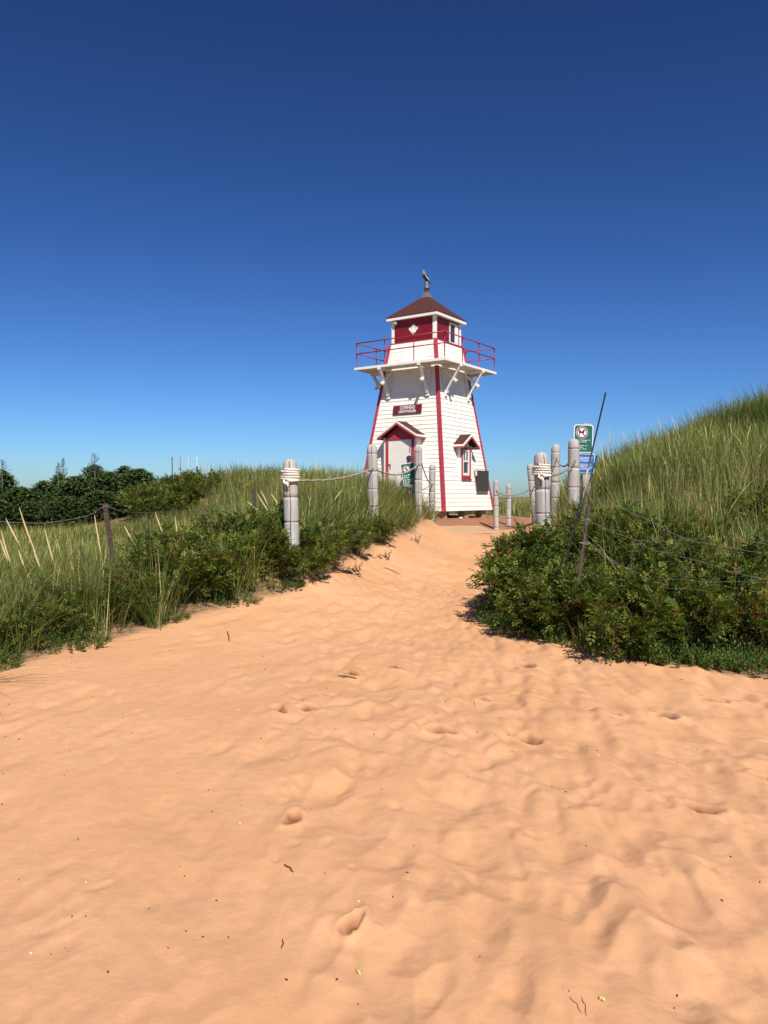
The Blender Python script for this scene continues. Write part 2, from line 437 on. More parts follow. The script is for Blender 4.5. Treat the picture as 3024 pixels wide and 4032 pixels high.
# clapboards: one stepped ring per row
b = MB(); rows = 40; zz = np.linspace(WBZ, LZ, rows + 1); ss = random.Random(3)
for i in range(rows):
    o = .0145 + ss.uniform(-.003, .003)
    lo = ringpts(wd(zz[i]) + o, zz[i]); hi = ringpts(wd(zz[i + 1]) + .002, zz[i + 1])
    nx = ringpts(wd(zz[i]) - .002, zz[i])
    b.add(lo + hi + nx, [(k, (k + 1) % 4, 4 + (k + 1) % 4, 4 + k) for k in range(4)] + [(8 + k, 8 + (k + 1) % 4, (k + 1) % 4, k) for k in range(4)])
b.add(ringpts(wd(WBZ), WBZ), [(0, 1, 2, 3)]); b.add(ringpts(wd(LZ), LZ), [(0, 1, 2, 3)])
b.build("wall", white, light)
def corner(name, m, z0, z1, h0, h1, wdt, out_, sx, sy):
    def ring(h, z):
        a = h + out_; t = .05
        return [(sx * a, sy * a, H(z)), (sx * (a - wdt), sy * a, H(z)), (sx * (a - wdt), sy * (a - t), H(z)), (sx * (a - t), sy * (a - t), H(z)), (sx * (a - t), sy * (a - wdt), H(z)), (sx * a, sy * (a - wdt), H(z))]
    r0, r1 = ring(h0, z0), ring(h1, z1)
    if sx * sy > 0: r0, r1 = r0[::-1], r1[::-1]
    return MB().prism(r0, r1).build(name, m, light)
for sx in (-1, 1):
    for sy in (-1, 1):
        corner("corner_board", redt, WBZ - .01, DZ - .05, wd(WBZ), wd(DZ - .05), .105, .034, sx, sy)
        corner("corner_board", redt, DZ + .06, LZ - .02, wd(DZ + .06), wd(LZ - .02), .10, .034, sx, sy)
# piles under the floor
pile = mat("pile_wood", (.36, .26, .18), (.28, .20, .14), 12, .8, bmp=.3)
for (x, y) in [(1.5, -1.5), (1.5, -.05), (1.5, 1.22), (0, -1.5), (-1.5, -1.5), (0, 0), (-1.5, 0), (-1.5, 1.22), (0, 1.22)]:
    MB().box(x - .13, x + .13, y - .13, y + .13, -.35, H(WBZ) - .003).build("pile", pile, light)
MB().box(-1.6, 1.6, -1.6, 1.6, H(WBZ) + .004, H(WBZ) + .10).build("floor_frame", pile, light)
# gallery deck: planks with open joints round the tower, gap at the wall
b = MB(); hin = wd(DZ) + .065; npl = 4; pw = (DH - hin) / npl
for s_ in (-1, 1):
    for k in range(npl):
        a0 = hin + k * pw + .004; a1 = hin + (k + 1) * pw - .004
        y0, y1 = sorted((s_ * a0, s_ * a1)); b.box(-DH, DH, y0, y1, H(DZ) - .02, H(DZ) + .022)
        x0, x1 = y0, y1; b.box(x0, x1, -hin, hin, H(DZ) - .02, H(DZ) + .022)
for s_ in (-1, 1):
    y0, y1 = sorted((s_ * (DH + .003), s_ * (DH + .032)))
    b.box(-DH - .032, DH + .032, y0, y1, H(DZ) - .055, H(DZ) + .026)
    b.box(y0, y1, -DH, DH, H(DZ) - .055, H(DZ) + .026)
b.build("gallery_deck", trimw, light)
# brackets: joist, strut to the wall, short counter brace and a wall board
def bracket(face, q):
    b = MB()
    def P(along, outw, z): return (along, -outw, H(z)) if face == 0 else (outw, along, H(z)) if face == 1 else (along, outw, H(z)) if face == 2 else (-outw, along, H(z))
    def bar(a, c, w_, h_):
        sd_ = (0, 0, 1)
        b.beam(a, c, w_, h_, sd_)
    zt = DZ - .075
    bar(P(q, wd(zt) + .03, zt), P(q, DH + .05, zt), .10, .10)
    bar(P(q, DH - .03, zt - .05), P(q, wd(3.46) + .03, 3.46), .105, .085)
    bar(P(q + .002, DH - .10 - .02, 3.80), P(q + .002, wd(4.22) + .03, 4.25), .085, .07)
    bar(P(q, wd(3.34) + .05, 3.34), P(q, wd(zt - .06) + .05, zt - .06), .13, .05)
    bar(P(q, wd(3.50) + .06, 3.50), P(q, wd(3.50) + .14, 3.47), .09, .09)
    return b.build("gallery_bracket", trimw, light)
for f_ in range(4):
    for q in (-.775, .80): bracket(f_, q)
# railing
rail = MB(); ph = DH - .03; top, mid = H(5.265), H(4.905)
for z in (top, mid):
    for a, c in (((-ph, -ph), (ph, -ph)), ((ph, -ph), (ph, ph)), ((ph, ph), (-ph, ph)), ((-ph, ph), (-ph, -ph))):
        rail.tube([(a[0], a[1], z), (c[0], c[1], z)], .019, 8)
rail = rail.build("railing", redr, light)
spots = []
for q in (-ph, -.58, .58): spots += [(q, -ph), (ph, q), (-q, ph), (-ph, -q)]
for (x, y) in spots:
    V, F = lathe([(.0, H(DZ) - .03), (.017, H(DZ) - .03), (.017, H(DZ) + .02), (.034, H(DZ) + .023), (.034, H(DZ) + .03), (.017, H(DZ) + .032), (.017, mid - .03), (.028, mid - .03), (.028, mid + .03), (.017, mid + .03), (.017, top - .03), (.029, top - .03), (.029, top + .04), (.01, top + .05)], 10)
    MB().add([(v[0] + x, v[1] + y, v[2]) for v in V], F, True).build("railing_post", redr, rail)
# lantern room
LH = .86
b = MB(); b.box(-LH, LH, -LH, LH, H(LZ) + .04, H(EZ) - .002)
lant = b.build("lantern_room", redd, light)
MB().box(-LH - .075, LH + .075, -LH - .075, LH + .075, H(LZ) + .003, H(LZ) + .037).build("sill", redt, lant)
for sx in (-1, 1):
    for sy in (-1, 1): corner("corner_post", trimw, LZ + .04, EZ - .01, LH, LH, .105, .022, sx, sy)
# lantern window on the +x face
wn = MB(); x0 = LH + .004
wn.box(x0, x0 + .03, .075, .11, H(5.30), H(5.99)); wn.box(x0, x0 + .03, .44, .66, H(5.30), H(5.99))
wn.box(x0, x0 + .028, .11, .44, H(5.955), H(5.99)); wn.box(x0, x0 + .028, .11, .44, H(5.30), H(5.33))
wn = wn.build("lantern_window", trimw, lant)
MB().box(x0, x0 + .008, .112, .438, H(5.332), H(5.953)).build("pane", glass, wn)
# white hatch below the red band
def on_wall(x0_, x1_, z0, z1, t, off=.006):
    """a board lying flat on the sloping -y wall"""
    f = lambda x, z, o: (x, -(wd(z) + .024 + o), H(z))
    return [f(x0_, z0, off), f(x1_, z0, off), f(x1_, z1, off), f(x0_, z1, off)], [f(x0_, z0, off + t), f(x1_, z0, off + t), f(x1_, z1, off + t), f(x0_, z1, off + t)]
bk, ft = on_wall(-.35, .36, 4.56, 5.20, .02, 0.); MB().hexa(bk[::-1], ft[::-1]).build("hatch", white, light)
bk, ft = on_wall(.37, .49, 4.56, 5.20, .03, 0.); MB().hexa(bk[::-1], ft[::-1]).build("hatch_post", trimw, light)
# maple leaf emblem
LF = [(-90, -30), (-90, 30), (-45, 1167 - 2000)]
half = [(-90, 2030), (-45, 1167), (-75, 1085), (-156, 1069), (-1015, 1220), (-840, 860), (-835, 830), (-850, 800), (-1860, 65), (-1648, -34), (-1612, -66), (-1614, -113), (-1800, -685), (-1258, -570), (-1212, -577), (-1185, -608), (-1080, -855),
        (-590, -290), (-540, -270), (-490, -300), (-470, -370), (-750, -1510), (-423, -1321), (-370, -1312), (-332, -1348), (0, -2000)]
pts = half + [(-x, y) for x, y in half[-2::-1]]
k_ = .40 / 4030
pl = [(x * k_, -y * k_) for x, y in pts]
def poly_plate(pl, place, t, name, m, parent):
    b = MB(); n_ = len(pl)
    me = bpy.data.meshes.new(name)
    import bmesh
    bm = bmesh.new(); vs = [bm.verts.new(place(x, y, t)) for x, y in pl]; f = bm.faces.new(vs)
    vb = [bm.verts.new(place(x, y, 0)) for x, y in pl]
    for i in range(n_): bm.faces.new((vs[i], vb[i], vb[(i + 1) % n_], vs[(i + 1) % n_]))
    bmesh.ops.triangulate(bm, faces=[f]); bmesh.ops.recalc_face_normals(bm, faces=bm.faces[:])
    bm.to_mesh(me); bm.free()
    return link(name, me, m, parent)
poly_plate(pl, lambda x, y, t: (x + .003, -(LH + .003 + t), H(5.695) + y), .006, "maple_leaf", trimw, lant)
# lamp at the corner of the lantern room
V, F = lathe([(.0, 0), (.075, 0), (.085, .03), (.085, .07), (.05, .10), (.0, .105)], 16)
tl = MB().add([(v[0] - .70, -(LH + .02) - v[2], H(5.985) + v[1]) for v in V], F, True); tl.box(-.73, -.67, -LH - .05, -LH - .003, H(5.96), H(6.01))
tl.build("corner_lamp", mat("lamp_housing", (.45, .40, .33), None, 9, .4), light)
# roof
b = MB(); e = EH + .012
base = [(-e, -e), (e, -e), (e, e), (-e, e)]
tz = AZ - .015; ti = .02
b.add([(x, y, H(EZ) + .105) for x, y in base] + [(x * ti, y * ti, H(tz)) for x, y in base] + [(x, y, H(EZ) + .085) for x, y in base],
      [(k, (k + 1) % 4, 4 + (k + 1) % 4, 4 + k) for k in range(4)] + [(8 + k, 8 + (k + 1) % 4, (k + 1) % 4, k) for k in range(4)] + [(4, 5, 6, 7), (11, 10, 9, 8)])
roof = b.build("roof", shing, light)
b = MB(); b.box(-EH + .03, EH - .03, -EH + .03, EH - .03, H(EZ) + .001, H(EZ) + .03)
for s_ in (-1, 1):
    y0, y1 = sorted((s_ * (EH - .027), s_ * EH)); b.box(-EH, EH, y0, y1, H(EZ) - .012, H(EZ) + .083); b.box(y0, y1, -EH + .028, EH - .028, H(EZ) - .012, H(EZ) + .083)
b.build("fascia", trimw, roof)
# flashing, pipe and cowl on the peak
b = MB(); q0 = .165; zf = AZ - .135
b.add([(x * q0, y * q0, H(zf) + .0) for x, y in ((-1, -1), (1, -1), (1, 1), (-1, 1))] + [(x * .075, y * .075, H(AZ) + .06) for x, y in ((-1, -1), (1, -1), (1, 1), (-1, 1))], [(k, (k + 1) % 4, 4 + (k + 1) % 4, 4 + k) for k in range(4)] + [(4, 5, 6, 7)])
b.build("roof_flashing", lead, roof)
V, F = lathe([(.088, H(AZ) - .03), (.088, H(AZ) + .21), (.105, H(AZ) + .21), (.105, H(AZ) + .235), (.088, H(AZ) + .235), (.086, H(AZ) + .43), (.07, H(AZ) + .43), (.07, H(AZ) + .3)], 24)
vent = MB().add(V, F, True).build("vent_pipe", steel, roof)
# cowl: a bent half-round hood leaning to the camera's left, open below, with a fin on top (built along the local picture direction)
hd = Vector((math.cos(-YAW), math.sin(-YAW), 0)); hn = Vector((-hd.y, hd.x, 0))       # hd: world +x in the local frame
cp_ = lambda x, y: ((x - 865) * .000645, .43 + (1060 - y) * .000645)
ctr = [cp_(*q) for q in ((1010, 1150), (905, 1030), (815, 930), (735, 820), (690, 720), (672, 650))]; wr = [.040, .062, .060, .056, .046, .022]
V = []; F = []; ns = 9; edge = []
for i, (u, z) in enumerate(ctr):
    a = ctr[max(0, i - 1)]; c = ctr[min(len(ctr) - 1, i + 1)]; t_ = Vector((c[0] - a[0], 0, c[1] - a[1])).normalized(); nrm = Vector((t_.z, 0, -t_.x))
    for th_ in (0, .008):
        for k in range(ns):
            an = math.pi * k / (ns - 1); r_ = wr[i] + th_
            p = hd * (u + nrm.x * math.cos(an) * r_) + hn * (math.sin(an) * r_ * 1.3 - .03); V.append((p.x, p.y, H(AZ) + z + nrm.z * math.cos(an) * r_))
    p = hd * (u + nrm.x * (wr[i] + .006)) + hn * -.03; edge.append((p.x, p.y, H(AZ) + z + nrm.z * (wr[i] + .006)))
m_ = 2 * ns
for i in range(len(ctr) - 1):
    for k in range(ns - 1):
        o = i * m_ + k; F.append((o, o + 1, o + m_ + 1, o + m_)); o += ns; F.append((o, o + m_, o + m_ + 1, o + 1))
    for k in (0, ns - 1):
        o = i * m_ + k; F.append((o, o + ns, o + m_ + ns, o + m_))
for i in (0, len(ctr) - 1):
    for k in range(ns - 1):
        o = i * m_ + k; F.append((o, o + 1, o + ns + 1, o + ns))
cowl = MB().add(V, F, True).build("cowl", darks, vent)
MB().tube(edge[:-1], [.016, .02, .018, .012, .006], 8).build("cowl_rim", steel, vent)
fin = [cp_(*q) for q in ((645, 560), (690, 620), (740, 700), (900, 830), (850, 700), (790, 500), (740, 370), (650, 370))][::-1]
def fplace(x, y, t):
    p = hd * x + hn * (t - .004); return (p.x, p.y, H(AZ) + y)
poly_plate(fin, fplace, .008, "cowl_fin", lead, vent)

# name board
bk, ft = on_wall(-.535, .60, 2.785, 3.08, .03, 0.)
sign = MB().hexa(bk[::-1], ft[::-1]).build("name_board", mat("maroon_board", (.155, .014, .024), (.13, .012, .02), 6, .5), light)
lw = mat("sign_lettering_white", (.80, .78, .74), None, 20, .5)
def put_text(me, name, m, parent, origin, ex, ey, en):
    M = Matrix((( ex[0], ey[0], en[0], origin[0]), (ex[1], ey[1], en[1], origin[1]), (ex[2], ey[2], en[2], origin[2]), (0, 0, 0, 1)))
    me.transform(M); return link(name, me, m, parent)
upv = Vector((0, SLP, 1)).normalized(); nv = Vector((0, -1, SLP)).normalized()
for txt, s_, z in (("COVEHEAD", .172, 2.940), ("LIGHTHOUSE", .130, 2.822)):
    me = text_mesh(txt, s_, 'CENTER', .0025)
    kx = .60 / max(v.co.x - u.co.x for v in me.vertices for u in (min(me.vertices, key=lambda q: q.co.x),)) if txt == "COVEHEAD" else .68 / max(v.co.x - u.co.x for v in me.vertices for u in (min(me.vertices, key=lambda q: q.co.x),))
    put_text(me, "lettering", lw, sign, Vector((.045, -(wd(z) + .024 + .0335), H(z))), (kx, 0, 0), upv, nv)

# door with gabled hood
PD = 1.745
doorw = mat("door_paint", (.80, .77, .70), (.75, .71, .63), 3, .5)
dr = MB().box(-.43, .49, -PD + .012, -PD + .05, H(-.42), H(1.885)).build("door", doorw, light)
b = MB(); b.box(-.42, -.33, -PD - .012, -PD + .008, H(1.05), H(1.085)); b.box(-.36, -.335, -PD - .016, -PD + .008, H(.93), H(1.04))
b.build("latch", mat("brass", (.35, .22, .10), None, 20, .4, .6), dr)
b = MB(); b.box(.415, .43, -PD - .006, -PD + .008, H(1.45), H(1.62)); b.build("hinge", darks, dr)
b = MB(); b.box(-.525, -.435, -PD - .016, -PD + .05, H(-.45), H(1.98)); b.box(.495, .60, -PD - .016, -PD + .05, H(-.45), H(1.98))
b.prism([(-.434, -PD - .014, H(1.89)), (.494, -PD - .014, H(1.89)), (.494, -PD - .014, H(2.06)), (.03, -PD - .014, H(2.40)), (-.434, -PD - .014, H(2.06))],
        [(-.434, -PD + .05, H(1.89)), (.494, -PD + .05, H(1.89)), (.494, -PD + .05, H(2.06)), (.03, -PD + .05, H(2.40)), (-.434, -PD + .05, H(2.06))])
b.build("door_frame", redd if False else redt, light)
b = MB()
for x in (-.57, .645):
    b.hexa([(x - .04, -PD + .0, H(-.45)), (x + .04, -PD + .0, H(-.45)), (x + .04, -1.72, H(-.45)), (x - .04, -1.72, H(-.45))], [(x - .04, -PD, H(1.97)), (x + .04, -PD, H(1.97)), (x + .04, -wd(1.97) + .03, H(1.97)), (x - .04, -wd(1.97) + .03, H(1.97))])
b.build("door_surround", white, light)
def hood(name, place, half, zr, ze, front, back_r, back_e, redm):
    """gabled hood: place(along, outward, z); front/back distances from the tower axis"""
    d = Vector((half, zr - ze)).normalized(); t = .035
    b = MB(); fb = MB(); rb = MB()
    for s_ in (-1, 1):
        lo, hi = [], []
        for (a, z) in ((s_ * half, ze), (0, zr)):
            bk_ = back_e if a else back_r
            lo += [place(a, front, z), place(a, bk_, z)]; hi += [place(a, front, z + t), place(a, bk_, z + t)]
        q = lambda l: [l[0], l[1], l[3], l[2]]
        b.hexa(q(lo), q(hi))
        # white edge over red board on the gable front
        for (mb, dz0, dz1, f0, f1) in ((fb, -.035, .03, .003, .028), (rb, -.105, -.038, .003, .020)):
            pts4 = lambda o: [place(s_ * (half + .0), front + o, ze + dz0), place(s_ * .0, front + o, zr + dz0), place(s_ * .0, front + o, zr + dz1), place(s_ * (half + .0), front + o, ze + dz1)]
            mb.hexa(pts4(f0), pts4(f1))
        # eave boards along the sides
        for (mb, dz0, dz1, w0, w1) in ((fb, -.03, .032, .003, .022), (rb, -.085, -.033, .003, .016)):
            e0 = lambda w_, z: [place(s_ * (half + w_), front, ze + z), place(s_ * (half + w_), back_e, ze + z)]
            A, B, C_, D_ = e0(w0, dz0), e0(w1, dz0), e0(w0, dz1), e0(w1, dz1)
            mb.hexa([A[0], A[1], B[1], B[0]], [C_[0], C_[1], D_[1], D_[0]])
    r_ = b.build(name, shing, light); fb.build("white_edge", trimw, r_); rb.build("red_edge", redm, r_)
    return r_
hood("door_hood", lambda a, o, z: (a + .03, -o, H(z)), .79, 2.47, 1.99, 1.92, wd(2.45) - .02, wd(1.93) - .02, redt)
b = MB()
for k in range(2): b.box(-.75, .85, -2.75 + k * .32, -1.76 + (k - 1) * .0, H(-.62) + k * .08 - .05, H(-.55) + k * .085 - .05)
b.build("doorstep", pile, light)

# window box on the +x face
PW = 1.60; yc = -.05
b = MB()
y0, y1, z0, z1 = yc - .31, yc + .315, .60, 1.66
b.box(PW - .02, PW + .015, y0, y0 + .075, H(z0), H(z1)); b.box(PW - .02, PW + .015, y1 - .075, y1, H(z0), H(z1))
b.box(PW - .02, PW + .013, y0 + .078, y1 - .078, H(z0 + .02), H(z0 + .11)); b.box(PW - .02, PW + .013, y0 + .078, y1 - .078, H(z1 - .07), H(z1))
b.box(PW - .02, PW + .04, y0 - .02, y1 + .03, H(z0 - .045), H(z0 + .0) - .002)
win = b.build("window", redt, light)
b = MB(); a0, a1 = y0 + .08, y1 - .08; xs0, xs1 = PW - .03, PW + .002
b.box(xs0, xs1, a0, a0 + .07, H(.715), H(1.585)); b.box(xs0, xs1, a1 - .07, a1, H(.715), H(1.585))
b.box(xs0, xs1 - .002, a0 + .072, a1 - .072, H(.715), H(.80)); b.box(xs0, xs1 - .002, a0 + .072, a1 - .072, H(1.53), H(1.585))
b.box(xs0, xs1 + .008, a0 + .072, a1 - .072, H(1.165), H(1.215))
cm = (a0 + a1) / 2; b.box(xs0, xs1 - .006, cm - .016, cm + .016, H(1.217), H(1.528))
b.build("sash", trimw, win)
MB().box(PW - .05, PW - .034, a0, a1, H(.715), H(1.585)).build("pane", glass, win)
b = MB()
for s_, yy in ((-1, y0), (1, y1)):
    ya, yb = sorted((yy, yy + s_ * .10))
    b.hexa([(1.45, ya, H(z0 - .02)), (PW - .006, ya, H(z0 - .02)), (PW - .006, yb, H(z0 - .02)), (1.45, yb, H(z0 - .02))], [(wd(1.7) - .03, ya, H(1.72)), (PW - .006, ya, H(1.72)), (PW - .006, yb, H(1.72)), (wd(1.7) - .03, yb, H(1.72))])
b.prism([(PW - .03, y0, H(z1 + .003)), (PW - .03, y1, H(z1 + .003)), (PW - .03, yc, H(2.0))], [(PW - .01, y0, H(z1 + .003)), (PW - .01, y1, H(z1 + .003)), (PW - .01, yc, H(2.0))])
b.build("window_surround", white, light)
hood("window_hood", lambda a, o, z: (o, a + yc, H(z)), .59, 2.07, 1.70, 1.80, wd(2.05) - .02, wd(1.7) - .02, redt)

# dark notice panel hung upright on the sloping wall, open at the side
dk = mat("dark_brown_board", (.060, .050, .042), (.045, .038, .032), 9, .65, bmp=.1)
gk = mat("grey_board", (.20, .18, .17), (.15, .13, .12), 14, .7)
b = MB(); b.box(1.69, 1.715, .575, 1.40, H(.19), H(.905)); pn = b.build("notice_panel", dk, light)
b = MB()
fz = lambda z, o: wd(z) + .026 + o
for y in (.575, 1.36):
    b.hexa([(fz(.10, 0), y, H(.10)), (fz(.10, .02), y, H(.10)), (fz(.10, .02), y + .04, H(.10)), (fz(.10, 0), y + .04, H(.10))], [(fz(.9, 0), y, H(.90)), (fz(.9, .02), y, H(.90)), (fz(.9, .02), y + .04, H(.90)), (fz(.9, 0), y + .04, H(.90))])
    b.box(fz(.9, 0), 1.688, y, y + .03, H(.87), H(.902))
b.hexa([(fz(.10, 0), .617, H(.10)), (fz(.10, .015), .617, H(.10)), (fz(.10, .015), 1.358, H(.10)), (fz(.10, 0), 1.358, H(.10))], [(fz(.19, 0), .617, H(.185)), (1.712, .617, H(.185)), (1.712, 1.358, H(.185)), (fz(.19, 0), 1.358, H(.185))])
b.hexa([(fz(.2, 0), .617, H(.20)), (fz(.2, .006), .617, H(.20)), (fz(.2, .006), 1.35, H(.20)), (fz(.2, 0), 1.35, H(.20))], [(fz(.66, 0), .617, H(.66)), (fz(.66, .006), .617, H(.66)), (fz(.66, .006), 1.35, H(.66)), (fz(.66, 0), 1.35, H(.66))])
b.build("panel_bracket", gk, pn)
#@@PART3
# ------------------------------------------------------------------ weathered posts with ropes
def wood_grey():
    m, n, l, p = new_mat("weathered_post_wood")
    p.inputs['Roughness'].default_value = .85; p.inputs['Specular IOR Level'].default_value = .15
    st = tex_noise(n, l, 6, 6, sx=(5, 5, .35), rough=.65); pt = tex_noise(n, l, 3.2, 4); kn = tex_noise(n, l, 9, 2, sx=(1, 1, .6))
    c = mixcol(n, l, ramp(n, l, st, .33, .68), (.285, .274, .262), (.50, .490, .472))
    c = mixcol(n, l, ramp(n, l, pt, .40, .68), c, (.37, .335, .31))
    c = mixcol(n, l, ramp(n, l, kn, .70, .80), c, (.12, .095, .085))
    l.new(c, p.inputs['Base Color']); bump(n, l, p, st, .35, .008)
    return m
pw_ = wood_grey()
hole_m = mat("rope_hole", (.02, .018, .016), None, 5, .9)
def post(x, y, top, dia, base, lean, label, group, phase=0., holes=(), crack=True, pitch=.32):
    """turned round post: domed top, shallow ring grooves, a wandering drying crack; lean = sideways shift of the top per metre"""
    o = empty("rope_post", (x, y, EYE + base)); h = top - base; r = dia / 2
    z = -.35; prof = []
    gro = [h - .175 - k * pitch for k in range(12) if h - .175 - k * pitch > .03]
    zs = set([-.35, 0.])
    k = -.3
    while k < h - r * .95: zs.add(round(k, 3)); k += .05
    for g in gro: zs |= {g - .016, g - .013, g + .010, g + .013}
    prof = []
    for q in sorted(zs):
        if q > h - r * .95: continue
        inn = any(g - .0135 < q < g + .0105 for g in gro)
        prof.append((r * (1.02 - .02 * q / h) - (.0055 if inn else 0), q))
    for a in np.linspace(0, 1, 9)[1:]:
        an = a * math.pi / 2
        prof.append((r * (math.cos(an) ** .8 * .94 + .001), h - r * .95 + r * .95 * math.sin(an)))
    cr = -math.pi / 2 + phase
    def wob(a, z_, rad):
        v = .0035 * mnoise.noise((math.cos(a) * 2 + x, math.sin(a) * 2 + y, z_ * 2.5)) * (rad / r)
        if crack:
            c0 = cr + .16 * mnoise.noise((x, y, z_ * 3)) + .04 * mnoise.noise((x + 3, y, z_ * 11))
            da = abs((a - c0 + math.pi) % (2 * math.pi) - math.pi)
            if da < .05: v -= .0
        return v
    V, F = lathe(prof, 128 if crack else 40, wob)
    V = [(v[0] + lean * v[2], v[1], v[2]) for v in V]
    MB().add(V, F, True).build("shaft", pw_, o)
    if crack:
        zc = np.arange(.02, h - .02, .02); Vc = []
        for q in zc:
            c0 = cr + .16 * mnoise.noise((x, y, q * 3)) + .04 * mnoise.noise((x + 3, y, q * 11))
            rq = float(np.interp(q, [p[1] for p in prof], [p[0] for p in prof])) + .0035 * mnoise.noise((math.cos(c0) * 2 + x, math.sin(c0) * 2 + y, q * 2.5))
            hw_ = .0038 * (1 + .5 * mnoise.noise((x, 7, q * 6)))
            for s2 in (-1, 1):
                an = c0 + s2 * hw_ / max(rq, .01)
                for dr_ in (-.004, .0016): Vc.append((math.cos(an) * (rq + dr_) + lean * q, math.sin(an) * (rq + dr_), q))
        Fc = []
        for i in range(len(zc) - 1):
            o4 = i * 4; Fc += [(o4 + 1, o4 + 3, o4 + 7, o4 + 5), (o4, o4 + 1, o4 + 5, o4 + 4), (o4 + 3, o4 + 2, o4 + 6, o4 + 7)]
        MB().add(Vc, Fc).build("crack", hole_m, o)
    for (ha, hz) in holes:
        d = Vector((math.cos(ha), math.sin(ha), 0)); hz_ = hz - base
        c = d * (r + .001) + Vector((lean * hz_, 0, hz_)); u = Vector((-d.y, d.x, 0))
        n_ = 14; vs = [c + (u * math.cos(t) + Vector((0, 0, 1)) * math.sin(t) * 1.1) * .021 - d * (1 - abs(math.cos(t))) * .0 for t in np.linspace(0, 2 * math.pi, n_, endpoint=False)]
        vb = [p_ - d * .03 for p_ in vs]
        MB().prism([tuple(p_) for p_ in vb], [tuple(p_) for p_ in vs]).build("rope_hole", hole_m, o)
    tag(o, label, "post", group)
    return o
GP = "grey rope posts along the sand path"
PO = {}
def P_(k, *a, **kw): PO[k] = a; post(*a, **kw)
P_('L1', -1.18, 9.9, .485, .19, -.95, -.022, "grey post with rope coils on the left bank of the path", GP, phase=.05)
P_('L2', -.19, 13.96, .95, .19, -.55, -.02, "tall cracked grey post at the grass edge left of the lighthouse door", GP, phase=-.05, holes=((-math.pi / 2 + .0, .505),))
P_('L3', .84, 18.8, 1.245, .19, -.45, .0, "grey post in front of the small green dune sign", GP, phase=.1, holes=((-math.pi / 2 + .05, .80),), pitch=.33)
P_('L4', 1.42, 22.9, .965, .19, -1.06, .01, "slim grey post in front of the white wall beside the boardwalk", GP, phase=.6, holes=((-math.pi / 2 + .2, .36),))
P_('R1', 2.13, 10.2, .59, .192, -.85, -.035, "grey post with rope coils standing in the bushes right of the path", GP, phase=.25)
P_('R2', 3.18, 12.9, .97, .19, -.42, .0, "grey post in front of the dog sign", GP, phase=1.2, holes=((-math.pi / 2 - .05, .58),), crack=False)
P_('R3', 3.62, 16.3, 1.11, .19, -.30, .012, "grey post just behind the coiled post in the bushes", GP, phase=.0, holes=((-math.pi / 2 + .0, .80),), crack=False)
P_('R4', 4.42, 22.5, .955, .19, -.60, -.10, "grey post leaning left behind the coiled post in the bushes", GP, holes=((-math.pi / 2 + .5, .28),), crack=False)
P_('R5', 3.42, 23.4, .515, .158, -1.04, -.01, "thin grey post overlapping the right corner of the lighthouse", GP, holes=((-math.pi / 2 + .1, .18),), crack=False)
P_('R6', 4.06, 25.0, .415, .158, -.98, -.005, "short grey post alone on the bare sand right of the lighthouse", GP, holes=((-math.pi / 2 + .1, .03),), crack=False)

rope_w = mat("white_rope", (.74, .69, .60), (.60, .55, .46), 40, .9, spec=.1)
rope_t = mat("weathered_rope", (.42, .36, .30), (.32, .27, .23), 30, .95, spec=.1)
def coil(k, z0, turns, label, rightside):
    x, y, top, dia, base, lean = PO[k][:6]; rr_ = .0155; R_ = dia / 2 + rr_ * .9
    pts = []
    N_ = int(turns * 40)
    a0 = -math.pi / 2 - .5
    for i in range(N_ + 1):
        a = a0 + 2 * math.pi * turns * i / N_; z = z0 + .0315 * turns * (1 - i / N_)
        wv = .004 * math.sin(a * 1.7 + i * .01)
        pts.append((x + lean * (z - base) + math.cos(a) * (R_ + wv), y + math.sin(a) * (R_ + wv), EYE + z + .3 * wv))
    V, F = sweep(pts, rr_, 12, 3, 62.)
    b = MB().add(V, F, True)
    # the knot and its stub
    c = Vector((x + lean * (z0 - base) - .012, y - R_ - .02, EYE + z0 - .012))
    kp = [c + Vector((-.02 + .032 * math.cos(t), -.010 - .012 * math.sin(2 * t), .03 * math.sin(t))) for t in np.linspace(0, 2 * math.pi, 22)]
    V, F = sweep(kp, .0155, 10, 3, 62.); b.add(V, F, True)
    tail = [c + Vector(q) for q in ((-.02, -.012, .0), (-.012, -.022, -.02), (-.004, -.020, -.042), (.0, -.014, -.058))]
    V, F = sweep(tail, [.0155, .0155, .015, .017], 10, 3, 62.); b.add(V, F, True)
    ang = np.linspace(-math.pi / 2, -math.pi / 2 + (1.05), 12)
    lead_ = [c + Vector((.01, -.01, -.003))] + [Vector((x + lean * (z0 - base) + math.cos(a) * (R_ + .012), y + math.sin(a) * (R_ + .012), EYE + z0 - .008 + .012 * i / 12)) for i, a in enumerate(ang)]
    V, F = sweep(lead_, .0155, 10, 3, 62.); b.add(V, F, True)
    o = b.build("rope_coil", rope_w)
    tag(o, label, "rope")
    return lead_[-1]
eL = coil('L1', .205, 4.6, "white twisted rope wound and knotted round the left bank post", True)
eR = coil('R1', .275, 4.6, "white twisted rope wound and knotted round the post in the right bushes", True)
def hp(k, z, side=0.):
    x, y, top, dia, base, lean = PO[k][:6]
    a = -math.pi / 2 + side; return Vector((x + lean * (z - base) + math.cos(a) * dia / 2, y + math.sin(a) * dia / 2, EYE + z))
def sag(a, b, s_, m, label, r=.0145, n_=60):
    a, b = Vector(a), Vector(b); pts = []
    for i in range(n_ + 1):
        t = i / n_; p = a.lerp(b, t); p.z -= s_ * 4 * t * (1 - t) + .004 * math.sin(i * .9); p.x += .004 * math.sin(i * .5 + a.x); pts.append(p)
    V, F = sweep(pts, r, 9, 3, 70.)
    o = MB().add(V, F, True).build("rope", m); tag(o, label, "rope"); return o
